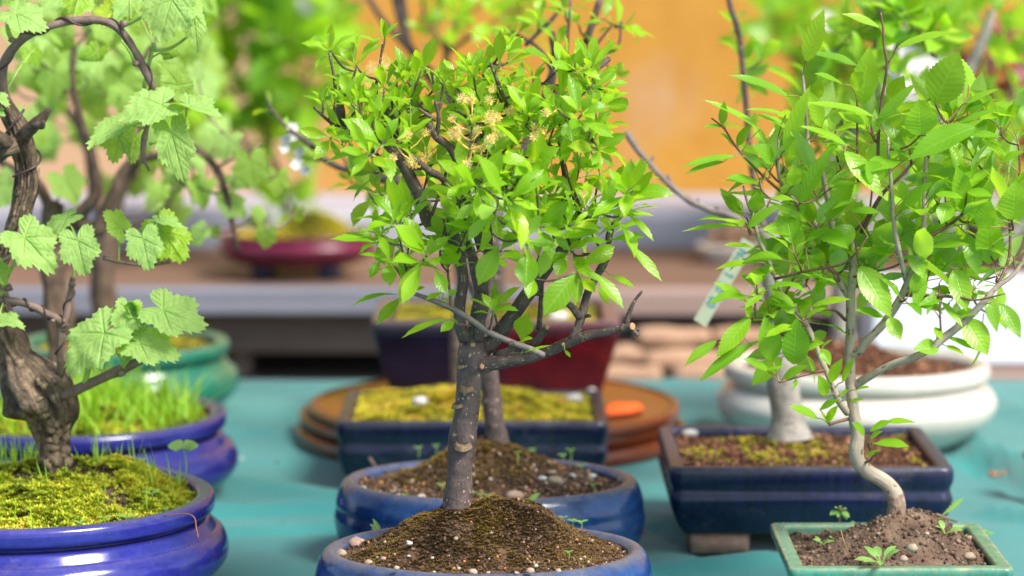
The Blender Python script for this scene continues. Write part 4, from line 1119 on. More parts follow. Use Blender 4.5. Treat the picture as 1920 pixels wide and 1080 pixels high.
D.br([z4(1385, 640, -.03), z4(1420, 560, -.025), z4(1445, 480, -.02), z4(1460, 410, -.02), z4(1500, 330, -.03), z4(1545, 255, -.035), z4(1580, 180, -.04), z4(1565, 120, -.04), z4(1590, 60, -.04), z4(1640, 5, -.04)], 0, 0, widths=[19, 18, 17, 15, 13, 14, 13, 9, 9, 8], lump=.25)
D.br([z4(1425, 530, -.025), z4(1380, 470, -.03), z4(1300, 430, -.035), z4(1190, 400, -.03)], 0, 0, widths=[13, 14, 12, 10], lump=.25)
D.br([z4(1440, 520, -.02), z4(1475, 518, -.03)], 9, 7, True, lump=.3); D.br([z4(1580, 178, -.04), z4(1500, 205, -.03), z4(1440, 205, -.02)], 6, 4, True)
D.br([z4(930, 700, .005), z4(985, 640, .005), z4(1060, 545, .0), z4(1160, 410, -.005), z4(1250, 285, -.01), z4(1330, 190, -.015), z4(1415, 105, -.02), z4(1450, 20, -.02)], 0, 0, widths=[34, 31, 28, 27, 25, 23, 20, 18], lump=.14)
D.br([z3(1475, 1060, -.02), z3(1410, 1000, -.01), z3(1425, 900, -.01), z3(1410, 830, -.01)], 19, 14, lump=.2); D.br([z3(1500, 1060, -.02), z3(1480, 990, -.03), z3(1440, 880, -.03)], 13, 11, lump=.2)
D.br([z3(1510, 1040, -.02), z3(1600, 990, -.04), z3(1700, 940, -.06), z3(1745, 880, -.07)], 15, 7, lump=.2)
D.br([z4(878, 650), z4(915, 500), z4(925, 400, .005), z4(895, 290, .01), z4(880, 220, .01), z4(850, 140, .015)], 0, 0, widths=[32, 32, 30, 22, 20, 17], lump=.14)
D.br([z4(925, 400, .0), z4(955, 250, .01), z4(960, 120, .01), z4(930, 0, .01), z3(900, 900, .005)], 0, 0, widths=[24, 20, 18, 17, 15], lump=.14)
D.br([z4(840, 640, -.005), z4(818, 560, -.01), z4(815, 470, -.01), z4(832, 320, -.01), z4(800, 180, -.015), z4(760, 80, -.02), z3(770, 1050, -.02), z3(735, 960, -.025), z3(690, 860, -.03), z3(620, 735, -.04), z3(555, 665, -.045), z3(505, 620, -.05), z3(460, 580, -.055)], 0, 0, widths=[26, 24, 22, 21, 26, 28, 26, 22, 23, 22, 20, 13, 10], lump=.14)
D.br([z3(560, 670, -.045), z3(545, 640, -.05)], 9, 7, True)
D.br([z3(770, 1050, -.02), z3(835, 870, -.02), z3(858, 775, -.02)], 7, 5, True)
D.br([z4(860, 180, .01), z3(905, 960, .0), z3(875, 900, -.02), z3(825, 840, -.03), z3(780, 815, -.035), z3(735, 780, -.04), z3(690, 745, -.04), z3(600, 690, -.03)], 0, 0, widths=[16, 16, 14, 14, 13, 12, 11, 8], lump=.25)
D.br([z4(925, 180, .01), z3(930, 860, .0), z3(905, 770, -.03), z3(870, 700, -.035), z3(800, 645, -.04), z3(765, 580, -.045)], 0, 0, widths=[18, 17, 16, 15, 14, 12], lump=.2)
D.br([z3(805, 645, -.04), z3(815, 560, -.045), z3(800, 480, -.045)], 9, 7, True, lump=.2); D.br([z3(800, 570, -.045), z3(720, 515, -.05)], 8, 5, True, lump=.2); D.br([z3(810, 520, -.045), z3(828, 485, -.045)], 8, 7, True)
D.br([z3(1100, 830, .02), z3(1000, 770, .0), z3(950, 720, -.01), z3(1010, 620, -.01), z3(970, 530, -.02)], 13, 8, lump=.2)
D.br([z3(1140, 500, -.02), z3(1105, 420, -.03), z3(1080, 350, -.03), z3(1060, 298, -.03)], 9, 6, True); D.br([z3(1085, 340, -.03), z3(1105, 308, -.03)], 6, 5, True)
D.br([z3(1010, 830, .03), z3(1150, 700, .02), z3(1215, 610, .0), z3(1222, 460, -.02)], 10, 6, True); D.br([z3(1410, 830, -.01), z3(1390, 700, -.02), z3(1388, 590, -.02)], 9, 5, True)
D.br([z3(1060, 820, .02), z3(1020, 640, .03), z3(1060, 560, .03), z3(1140, 500, .0)], 12, 9, lump=.2)
D.br([z3(660, 800, .02), z3(600, 640, .02), z3(585, 570, .0), z3(565, 520, -.01)], 0, 0, widths=[20, 24, 25, 14], lump=.2); D.br([z3(600, 590, .0), z3(650, 545, -.01), z3(690, 510, -.01)], 9, 6, True)
D.br([z3(560, 800, .05), z3(450, 660, .03), z3(370, 600, -.01), z3(350, 560, -.02), z3(345, 450, -.03)], 0, 0, widths=[16, 16, 22, 20, 12], lump=.3)
D.br([z3(350, 470, -.03), z3(385, 430, -.035), z3(410, 370, -.04), z3(425, 320, -.04)], 8, 4, True); D.br([z3(330, 470, -.03), z3(318, 360, -.03), z3(295, 250, -.03)], 7, 4, True)
D.br([z3(520, 392, .0), z3(535, 310, .0), z3(550, 210, .0)], 6, 4, True); D.br([z3(400, 650, .02), z3(360, 622, -.01), z3(290, 570, -.04), z3(222, 508, -.05)], 9, 5, True)
D.br([z3(520, 470, .02), z3(520, 392, .0)], 8, 6, True)
D.br([z3(1620, 280, .12), z3(1560, 330, .10), z3(1500, 380, .08)], 12, 8, True, lump=.3)
# grey twig crossing in front of the trunk
D.br([z4(1240, 718, -.045), z4(1180, 690, -.05), z4(1085, 655, -.055), z4(960, 598, -.055), z4(820, 505, -.05), z4(700, 448, -.05), z4(565, 400, -.05)], 0, 0, widths=[13, 12.5, 12, 11.5, 11, 10, 7], twig=True, mat=2, lump=.06)
D.br([z4(1085, 660, -.05), z4(1072, 662, -.062)], 14, 10, True, lump=.3); D.br([z4(770, 490, -.05), z4(765, 400, -.05), z4(755, 300, -.05)], 6, 4, True, mat=1); D.br([z4(880, 570, -.052), z4(800, 560, -.06)], 4, 3, True, mat=1)
D.br([z4(1000, 730, .0), z4(1100, 690, .01), z4(1190, 660, .0), z4(1240, 600, -.005), z4(1260, 580, -.01)], 0, 0, widths=[22, 18, 15, 14, 12], lump=.3)
D.br([z4(1215, 590, .01), z4(1225, 480, .01), z4(1230, 350, .01)], 11, 9, lump=.1)
D.br([z4(905, 640, -.005), z4(920, 570, -.008), z4(920, 505, -.01)], 22, 19, lump=.2)
D.br([z4(1005, 560, -.02), z4(990, 500, -.025)], 5, 4, True, mat=1)
# leaf rosettes (pixel, depth, number of leaves, leaf length in pixels)
ROS = [(617, 92, -.03, 6, 58), (640, 150, -.02, 4, 40), (664, 118, -.04, 9, 62), (722, 72, .0, 5, 50), (605, 192, -.03, 6, 62), (628, 190, -.03, 5, 50), (640, 240, -.05, 5, 55), (620, 262, -.04, 6, 65), (700, 188, .0, 6, 55), (735, 180, .0, 6, 60),
 (770, 182, -.03, 6, 62), (790, 130, .0, 6, 70), (815, 165, -.04, 7, 66), (832, 150, -.05, 6, 60), (760, 210, .02, 5, 55), (880, 145, .0, 6, 66), (905, 120, .02, 5, 60), (942, 92, -.03, 7, 74), (952, 118, -.02, 6, 66), (968, 165, .0, 6, 62),
 (1000, 150, .02, 6, 60), (1052, 125, .03, 6, 70), (1058, 155, .0, 7, 66), (1080, 130, .0, 6, 62), (1100, 160, -.01, 7, 66), (1130, 165, .02, 5, 55), (1090, 215, -.03, 7, 70), (1060, 205, .0, 6, 62), (1130, 240, .0, 6, 60), (1125, 280, -.02, 7, 66), (1105, 260, -.04, 6, 66),
 (1060, 285, -.06, 6, 78), (1015, 260, -.04, 6, 72), (985, 235, -.02, 6, 62), (950, 215, .0, 6, 60), (915, 225, -.02, 6, 62), (900, 190, .0, 6, 62), (870, 215, .02, 6, 62), (850, 250, .0, 6, 60), (920, 290, -.04, 6, 66), (960, 275, -.05, 6, 66), (1000, 305, -.06, 7, 74), (1040, 330, -.03, 6, 66),
 (718, 270, -.08, 6, 70), (690, 292, -.08, 6, 66), (745, 262, -.07, 5, 58), (660, 262, -.06, 4, 70), (770, 250, -.05, 5, 50), (750, 320, .03, 4, 50), (820, 300, .02, 5, 52), (800, 330, .03, 4, 50),
 (755, 418, -.05, 8, 74), (742, 412, -.06, 6, 70), (715, 440, -.07, 7, 70), (700, 455, -.07, 6, 62), (735, 490, -.06, 6, 62), (765, 470, -.08, 7, 76), (800, 480, -.08, 8, 74), (825, 455, -.07, 6, 70), (780, 395, -.03, 6, 62), (840, 500, -.05, 5, 60),
 (875, 335, -.06, 7, 76), (905, 350, -.08, 7, 78), (890, 385, -.09, 7, 78), (935, 345, -.08, 7, 76), (960, 375, -.09, 7, 80), (925, 400, -.10, 7, 80), (880, 420, -.08, 6, 76), (955, 425, -.10, 6, 78), (990, 390, -.08, 7, 76), (1010, 425, -.08, 6, 76), (1030, 360, -.06, 6, 72), (975, 330, -.06, 6, 72), (1040, 410, -.07, 6, 72), (860, 370, -.05, 6, 70), (845, 400, -.04, 5, 66), (840, 440, -.06, 6, 70),
 (1075, 420, -.06, 6, 70), (1100, 385, -.05, 6, 72), (1125, 400, -.06, 7, 74), (1150, 372, -.07, 7, 76), (1178, 358, -.08, 9, 76), (1195, 345, -.08, 7, 70), (1185, 385, -.07, 6, 66), (1150, 430, -.06, 6, 66), (1165, 405, -.07, 5, 62), (1110, 440, -.05, 6, 66), (1070, 470, -.06, 6, 70), (1090, 500, -.05, 5, 66), (1125, 325, -.02, 4, 50), (1040, 450, -.08, 5, 70), (985, 455, -.1, 5, 66),
 (900, 470, -.06, 5, 62), (870, 460, -.04, 5, 60), (1010, 480, -.05, 5, 60), (940, 470, -.05, 5, 62), (770, 545, -.055, 4, 50), (845, 560, -.06, 3, 45), (925, 582, -.03, 6, 50)]
ROS += [(745, 145, .02, 5, 55), (700, 225, -.02, 5, 55), (850, 190, -.01, 6, 62), (930, 170, .01, 6, 62), (1020, 195, .0, 6, 66), (1040, 235, -.04, 6, 70), (800, 215, .02, 5, 55), (885, 265, -.03, 5, 60), (1085, 320, -.02, 5, 62), (1005, 350, -.08, 6, 74), (880, 305, -.02, 5, 60), (960, 320, -.05, 5, 64), (1075, 365, -.04, 5, 64), (1130, 200, .02, 5, 62), (1145, 155, .03, 4, 55)]
for (x, y, dy, n, L) in ROS:
    D.rosette(D.P(x, y, dy + random.uniform(-.05, .045) * (1 if n > 5 else .3)), n, L * 2.585 / F * .97, TPL_PLUM, W=.40, bend=(.1, .9))
for _ in range(30):   # fill between the named clusters
    x = random.gauss(985, 95); y = random.gauss(300, 95)
    if not (120 < y < 455 and 790 < x < 1150) or (x < 860 and y > 200 and y < 420): continue
    D.rosette(D.P(x, y, random.uniform(-.10, .03)), 6, random.uniform(.027, .034), TPL_PLUM, W=.4, bend=(.1, .8))
for _ in range(42):   # upright new shoots over the top of the crown
    x = random.uniform(640, 1130); y = random.uniform(115, 265) + max(0, 760 - x) * .25
    D.rosette(D.P(x, y, random.uniform(-.06, .06)), 6, random.uniform(.025, .033), TPL_PLUM, axis=(random.uniform(-.3, .3), -.3, 1.2), W=.38, bend=(-.1, .5), spread=(.15, 1.1))
for _ in range(22):   # the far side of the crown, behind the limbs
    x = random.uniform(690, 1110); y = random.uniform(230, 440)
    D.rosette(D.P(x, y, random.uniform(.05, .14)), 5, .036, TPL_PLUM, W=.42)
zh = zz(560, 400, 2.7); za = zz(620, 320, 3.857); zb = zz(900, 320, 3.6); zc = zz(560, 40, 3.6); zd = zz(860, 60, 3.6)
H_ = lambda f, b, t, w_, sc, face=.6, dy=-.08, **k_: D.hero(f(*b), f(*t), w_ / sc, face, (dy, dy - .012), TPL_PLUM, **k_)
H_(zh, (1010, 165), (912, 360), 112, 2.7, .85, -.1); H_(zh, (1160, 185), (1150, 370), 125, 2.7, .85, -.1); H_(zh, (1190, 330), (1165, 430), 70, 2.7, .6, -.09); H_(zh, (1400, 305), (1245, 510), 135, 2.7, .8, -.1); H_(zh, (1490, 295), (1640, 478), 75, 2.7, .4, -.07)
H_(zh, (1655, 145), (1832, 340), 60, 2.7, .5, -.06); H_(zh, (1570, 310), (1698, 378), 42, 2.7, .4, -.06); H_(zh, (1510, 365), (1570, 465), 40, 2.7, .6, -.06); H_(zh, (1435, 330), (1500, 400), 60, 2.7, .7, -.06)
H_(zh, (625, 240), (510, 440), 85, 2.7, .6, -.09); H_(zh, (640, 190), (490, 65), 100, 2.7, .6, -.1); H_(zh, (980, 105), (745, 55), 75, 2.7, .4, -.1); H_(zh, (1220, 150), (1040, 130), 60, 2.7, .4, -.1)
H_(zh, (510, 415), (268, 480), 42, 2.7, .3, -.06, bend=.7); H_(zh, (520, 425), (400, 560), 70, 2.7, .5, -.06); H_(zh, (770, 535), (527, 635), 45, 2.7, .4, -.07, bend=.5); H_(zh, (790, 545), (720, 600), 55, 2.7, .6, -.07); H_(zh, (735, 400), (645, 440), 40, 2.7, .4, -.06)
H_(zh, (1125, 640), (1150, 515), 110, 2.7, .8, -.03, bend=-.2); H_(zh, (1115, 650), (1185, 635), 40, 2.7, .5, -.04); H_(zh, (1125, 710), (1280, 670), 16, 2.7, .5, -.05); H_(zh, (1345, 690), (1375, 730), 22, 2.7, .5, -.04)
H_(zh, (985, 490), (855, 430), 30, 2.7, .4, -.03); H_(zh, (990, 480), (995, 345), 38, 2.7, .6, -.03); H_(zh, (1000, 470), (1120, 375), 62, 2.7, .5, -.03); H_(zh, (1005, 485), (1078, 460), 36, 2.7, .4, -.03)
H_(za, (515, 385), (160, 360), 50, 3.857, .3, -.07, bend=.5); H_(za, (500, 350), (415, 20), 95, 3.857, .7, -.06, bend=.1); H_(za, (550, 360), (505, 60), 115, 3.857, .7, -.05, bend=.1); H_(za, (580, 340), (725, 220), 75, 3.857, .5, -.06); H_(za, (640, 240), (755, 110), 90, 3.857, .5, -.05)
H_(za, (330, 520), (5, 500), 100, 3.857, .35, -.08); H_(za, (345, 490), (85, 505), 50, 3.857, .3, -.09); H_(za, (400, 630), (215, 610), 60, 3.857, .4, -.08); H_(za, (430, 640), (340, 470), 70, 3.857, .6, -.08); H_(za, (355, 640), (285, 780), 75, 3.857, .7, -.06); H_(za, (415, 665), (430, 830), 115, 3.857, .8, -.07); H_(za, (515, 715), (360, 640), 60, 3.857, .4, -.08)
H_(za, (680, 610), (465, 420), 130, 3.857, .6, -.1); H_(za, (655, 690), (520, 960), 115, 3.857, .7, -.1); H_(za, (760, 720), (830, 890), 100, 3.857, .7, -.1)
H_(zb, (1005, 190), (900, 10), 100, 3.6, .5, -.09, bend=-.1); H_(zb, (1010, 190), (1170, 0), 85, 3.6, .6, -.09, bend=-.1); H_(zb, (1030, 210), (1200, 185), 50, 3.6, .4, -.08); H_(zb, (1000, 300), (1170, 480), 55, 3.6, .5, -.07, bend=.6); H_(zb, (880, 240), (810, 20), 40, 3.6, .5, -.07); H_(zb, (870, 480), (700, 485), 75, 3.6, .4, -.07); H_(zb, (880, 470), (1105, 450), 95, 3.6, .45, -.07)
H_(zb, (780, 395), (570, 460), 85, 3.6, .4, -.08); H_(zb, (570, 585), (520, 710), 105, 3.6, .75, -.07)
H_(zc, (510, 830), (220, 800), 85, 3.6, .3, -.09, bend=.4); H_(zc, (500, 845), (185, 960), 60, 3.6, .4, -.08); H_(zc, (495, 865), (370, 1030), 80, 3.6, .6, -.08); H_(zc, (190, 560), (15, 505), 45, 3.6, .4, -.04); H_(zc, (205, 200), (225, 15), 60, 3.6, .6, -.03, bend=-.1); H_(zc, (195, 195), (80, 140), 55, 3.6, .5, -.03); H_(zc, (575, 150), (470, 220), 30, 3.6, .4, .0); H_(zc, (580, 140), (585, 0), 35, 3.6, .6, .0, bend=0); H_(zc, (850, 310), (920, 115), 95, 3.6, .7, -.03); H_(zc, (800, 350), (765, 230), 80, 3.6, .6, -.02)
H_(zc, (755, 560), (570, 520), 80, 3.6, .3, -.06); H_(zc, (600, 840), (780, 850), 45, 3.6, .3, -.08)
H_(zd, (275, 205), (280, -5), 90, 3.6, .85, -.04, bend=-.1); H_(zd, (70, 390), (130, 190), 85, 3.6, .6, -.04); H_(zd, (660, 560), (560, 470), 110, 3.6, .7, -.06); H_(zd, (740, 590), (770, 740), 140, 3.6, .9, -.06, flip=1); H_(zd, (430, 790), (230, 625), 80, 3.6, .4, -.07); H_(zd, (520, 1000), (555, 670), 130, 3.6, .8, -.08, bend=.0); H_(zd, (830, 800), (1120, 860), 55, 3.6, .35, -.05, bend=.5); H_(zd, (690, 440), (870, 400), 50, 3.6, .4, -.05); H_(zd, (720, 890), (730, 690), 80, 3.6, .7, -.06); H_(zd, (240, 590), (95, 520), 95, 3.6, .6, -.05); H_(zd, (500, 500), (545, 290), 75, 3.6, .6, -.05); H_(zd, (690, 430), (700, 150), 60, 3.6, .7, -.02, bend=0); H_(zd, (700, 420), (760, 170), 65, 3.6, .7, -.02, bend=0); H_(zd, (280, 390), (460, 300), 55, 3.6, .4, -.04); H_(zd, (860, 360), (1000, 390), 45, 3.6, .4, -.02); H_(zd, (830, 800), (985, 545), 55, 3.6, .5, -.04); H_(zd, (800, 790), (1065, 710), 70, 3.6, .4, -.04)
tD, twD, fD = D.done(plumD, M['plum_bark'], [M['plum_twig'], M['apple_twig'], M['grey_twig']], [M['plum'], M['petiole']])
front = np.array((0, -1, .12))
def on_trunk(x, y, off=.0):
    i = int(np.argmin([abs(540 - F * ((p - CAM).dot(UP) / (p - CAM).dot(FW)) - y) for p in trunkD])); c = trunkD[i]
    rad = 25 * 2.585 / F; X = A(x, y, 2.585)[0] - c[0]; X = max(-rad * .9, min(rad * .9, X)); yy = -math.sqrt(rad ** 2 - X ** 2)
    return np.array((c[0] + X, c[1] + yy, c[2])), unit((X, yy, .05))
z5 = zz(540, 640, 2.454)
for (x, y, r_) in ((800, 100, 24), (822, 200, 36), (783, 285, 30), (805, 470, 44)):
    p, nn = on_trunk(*z5(x, y)); disc_knot(tD, p, r_ / 2.454 * 2.585 / F, nn)
for f_, x, y, r_, dd in ((z5, 893, 115, 13, -.018), (zh, 1690, 572, 17, -.056), (zh, 1340, 664, 10, -.033), (zh, 1258, 574, 14, -.018)):
    p = D.P(*f_(x, y), dd); disc_knot(tD, p, r_ / 2.5 * 2.585 / F, (.3, -1, .3), 'cut_end', False)
for (x, y) in ((668, 770), (700, 775), (780, 750), (735, 620), (860, 630), (900, 635), (1080, 650), (910, 420), (985, 425), (1055, 440), (1105, 530), (1150, 540), (855, 565), (975, 700), (1040, 690), (1100, 650), (1085, 570), (1320, 550), (1505, 895), (1270, 610), (940, 740), (1000, 630)):
    for _ in range(2):
        p = D.P(*z3(x + random.uniform(-18, 18), y + random.uniform(-14, 14)), -.09 + random.uniform(-.035, .045)); q, _q = D.nearest(p); v_ = p - q; lv = np.linalg.norm(v_); p = q + v_ * min(1, .022 / max(lv, .001)); flower(fD, p, (random.uniform(-.5, .5), -.8, random.uniform(0, .8)), random.uniform(.0050, .0066), stalk=q)

# ================= P: the apple in the teal pot
Pp = Plant(2.665)
z7 = zz(1160, 400, 2.526); z8 = zz(1160, 653, 2.526); z6 = zz(1160, 0, 2.526)
Pp.br([z8(1313, 832), z8(1313, 790), z8(1316, 740), z8(1306, 690), z8(1280, 650), z8(1240, 618), z8(1190, 592), z8(1150, 560), z8(1128, 520), z8(1126, 470), z8(1132, 420), z8(1120, 350), z8(1112, 280), z8(1102, 200), z8(1096, 120), z7(1096, 640), z7(1098, 560), z7(1098, 460), z7(1100, 380), z7(1108, 300), z7(1112, 200, .005), z7(1110, 90, .01)], 0, 0, widths=[38, 34, 32, 32, 30, 29, 29, 29, 28, 27, 25, 24, 22, 21, 20, 19, 18.5, 17.5, 17, 15, 13, 9], seg=18, lump=.07, freq=70)
Pp.br([z7(1095, 400), z7(1060, 345, .005), z7(1030, 290, .01), z7(1020, 180, .01), z7(1010, 60, .0), z6(1010, 1040, .0), z6(985, 920, -.01), z6(960, 810, -.015), z6(905, 730, -.02), z6(892, 620, -.02), z6(882, 470, -.03), z6(870, 330, -.03)], 0, 0, widths=[15, 15, 12, 11, 11, 11, 10.5, 10, 8.5, 7, 6, 5], lump=.15)
Pp.br([z7(1085, 945), z7(1045, 895, -.01), z7(1020, 835, -.015), z7(985, 750, -.02), z7(950, 670, -.02), z7(905, 560, -.02), z7(870, 495, -.02), z7(800, 420, -.02), z7(765, 360, -.02), z7(735, 290, -.025), z7(700, 200, -.03), z7(660, 110, -.03), z7(640, 20, -.03), z6(610, 960, -.03), z6(590, 880, -.03)], 0, 0, widths=[15, 13, 12, 11, 11, 11, 10, 8, 8, 7, 7, 7, 6, 5, 4], lump=.15)
Pp.br([z7(1020, 180, .01), z7(930, 50, -.01), z6(900, 1030, -.02), z6(840, 960, -.03), z6(790, 890, -.03), z6(760, 840, -.035), z6(757, 740, -.035), z6(755, 650, -.035)], 0, 0, widths=[9, 9, 9, 8, 7, 6, 5, 4], lump=.15)
Pp.br([z6(820, 950, -.03), z6(680, 830, -.04), z6(560, 700, -.045), z6(500, 610, -.05), z6(440, 560, -.05)], 6, 3, True, mat=0)
Pp.br([z7(1095, 670), z7(1140, 650, -.005), z7(1170, 610, -.01), z7(1240, 540, -.015), z7(1300, 460, -.02), z7(1345, 380, -.025), z7(1385, 290, -.03), z7(1420, 190, -.035), z7(1440, 100, -.035), z7(1450, 10, -.035), z6(1448, 980, -.035), z6(1450, 850, -.035), z6(1456, 735, -.035)], 0, 0, widths=[18, 17, 16, 16, 16, 15, 14, 13, 12, 10, 9, 8, 7], lump=.12)
Pp.br([z7(1358, 310, -.028), z7(1340, 230, -.04), z7(1322, 150, -.05), z7(1305, 60, -.05), z6(1295, 960, -.05), z6(1290, 860, -.05), z6(1280, 750, -.05), z6(1275, 650, -.05)], 0, 0, widths=[10, 10, 9, 8, 7, 7, 6, 5], lump=.12)
Pp.br([z7(1120, 815), z7(1200, 765, -.01), z7(1300, 715, -.02), z7(1400, 680, -.03), z7(1470, 645, -.03), z7(1540, 590, -.03), z7(1640, 510, -.035), z7(1720, 430, -.04), z7(1790, 350, -.04), z7(1870, 290, -.04), z7(1930, 200, -.04)], 0, 0, widths=[17, 15, 14.5, 14, 14, 15, 14, 12, 10, 8, 6], lump=.1)
Pp.br([z7(1355, 385, -.026), z7(1450, 388, -.03), z7(1540, 392, -.035), z7(1620, 400, -.04), z7(1700, 410, -.045), z7(1830, 380, -.05)], 8, 3, True, lump=.15)
Pp.br([z7(1518, 330, -.03), z7(1520, 430, -.035), z7(1525, 540, -.035), z7(1528, 580, -.033)], 3, 4.5, True)
Pp.br([z6(1240, 860, -.02), z6(1228, 720, -.03), z6(1240, 520, -.03), z6(1262, 380, -.03), z6(1270, 300, -.03), z6(1256, 210, -.03), z6(1252, 130, -.03), z6(1240, 60, -.03)], 7, 4, True, lump=.06); Pp.br([z6(1275, 300, -.03), z6(1320, 230, -.035)], 3, 2.5, True, mat=1)
Pp.br([z6(1135, 860, -.02), z6(1130, 690, -.03), z6(1130, 430, -.03)], 5.5, 4, True); Pp.br([z7(1075, 505, -.0), z7(1010, 455, -.02), z7(900, 465, -.03)], 7, 4, True); Pp.br([z7(740, 310, -.03), z7(900, 270, -.04), z7(1060, 240, -.05), z7(1130, 180, -.06), z7(1180, 110, -.06)], 6, 3.5, True)
Pp.br([z8(1085, 335), z8(1030, 350, -.01), z8(998, 362, -.015)], 7, 6, True, lump=.2); Pp.br([z7(985, 740, -.02), z7(880, 765, -.03), z7(760, 800, -.04)], 6, 5, True, lump=.2); Pp.br([z8(1160, 545, -.0), z8(1200, 520, -.02), z8(1175, 440, -.025)], 6, 3, True)
Pp.br([z6(1400, 700 + 65, -.03), z6(1330, 840, -.03), z6(1240, 930, -.02), z7(1150, 90, .0)], 5, 9, True); Pp.br([z7(1440, 130, -.03), z7(1540, 70, -.03), z7(1625, 10, -.03)], 8, 5, True)
Pp.br([z6(1550, 580, -.04), z6(1600, 530, -.04), z6(1650, 470, -.04), z6(1660, 400, -.04)], 5, 3, True, mat=1); Pp.br([z6(1450, 750, -.035), z6(1560, 620, -.04)], 5, 5, True); Pp.br([z6(1850, 1000, -.03), z6(1895, 850, -.03), z6(1897, 690, -.03)], 5, 4, True); Pp.br([z7(1790, 350, -.04), z7(1850, 200, -.03), z6(1850, 1000, -.03)], 7, 5, True)
for ch_ in (((1512, 238), 0),): pass
q_ = lambda f, b, t, w_, face=.5, dy=-.03, **k_: Pp.hero(f(*b), f(*t), w_ / 2.526, face, (dy, dy - .012), TPL_APPLE, **k_)
for a in [((728, 698), (690, 490), 122, .75), ((832, 715), (842, 500), 140, .8), ((625, 498), (465, 680), 95, .6), ((465, 605), (315, 722), 62, .45), ((622, 618), (385, 795), 70, .5), ((602, 415), (453, 330), 62, .55), ((645, 232), (463, 265), 55, .35), ((640, 165), (500, 152), 50, .35), ((600, 62), (303, 88), 48, .3), ((845, 440), (712, 428), 62, .4), ((915, 440), (1097, 408), 58, .4), ((1140, 250), (1285, 487), 140, .7), ((1112, 60), (1000, 172), 112, .75), ((1255, 490), (1122, 460), 62, .5), ((1280, 495), (1335, 597), 82, .8), ((1516, 632), (1398, 642), 86, .75), ((1560, 588), (1692, 648), 45, .4), ((1550, 628), (1632, 668), 38, .4), ((1590, 265), (1645, 458), 118, .75), ((1640, 500), (1745, 668), 135, .7), ((1390, 162), (1440, 306), 95, .7), ((1760, 240), (1740, 0), 145, .8), ((1815, 430), (1900, 588), 82, .7), ((1745, 370), (1790, 560), 72, .7), ((715, 750), (588, 690), 60, .5), ((772, 790), (898, 722), 62, .5), ((985, 862), (945, 768), 66, .8), ((940, 970), (806, 915), 66, .5), ((952, 930), (1048, 884), 50, .5), ((1095, 892), (1158, 884), 32, .5), ((830, 250), (965, 310), 65, .6), ((885, 225), (960, 300), 60, .5), ((735, 262), (600, 310), 60, .5), ((820, 240), (875, 75), 75, .6), ((880, 130), (1005, 75), 62, .5), ((725, 210), (780, 130), 48, .5), ((1300, 190), (1170, 180), 60, .5), ((1480, 160), (1660, 150), 62, .4), ((1455, 300), (1395, 450), 62, .6), ((1535, 400), (1420, 440), 58, .5), ((1470, 440), (1390, 445), 45, .5), ((1500, 360), (1460, 480), 40, .6), ((1530, 420), (1630, 540), 40, .5), ((1600, 470), (1700, 480), 62, .5), ((620, 490), (600, 420), 55, .6), ((690, 350), (600, 450), 60, .6), ((1000, 800), (1060, 690), 60, .6), ((1060, 800), (1120, 680), 40, .5), ((960, 640), (1000, 720), 55, .6), ((960, 640), (1012, 600), 30, .5), ((690, 745), (790, 730), 28, .4), ((1500, 540), (1530, 600), 42, .6), ((655, 330), (720, 240), 60, .6), ((1650, 100), (1700, 290), 95, .7)]:
    q_(z7, *a[:3], a[3])
for a in [((1165, 410), (1105, 352), 56, .6), ((1190, 392), (1292, 348), 60, .45), ((1262, 350), (1402, 352), 48, .4), ((1225, 448), (1372, 465), 68, .45), ((1190, 430), (1250, 395), 40, .5), ((1200, 450), (1278, 465), 24, .4), ((1175, 505), (1240, 485), 24, .5), ((1180, 520), (1215, 500), 30, .6), ((985, 350), (1040, 270), 45, .6), ((985, 345), (955, 310), 30, .6), ((1010, 330), (1000, 300), 25, .6), ((1130, 195), (1188, 185), 28, .5), ((1050, 230), (1090, 200), 40, .6), ((840, 150), (830, 190), 25, .5)]:
    q_(z8, *a[:3], a[3])
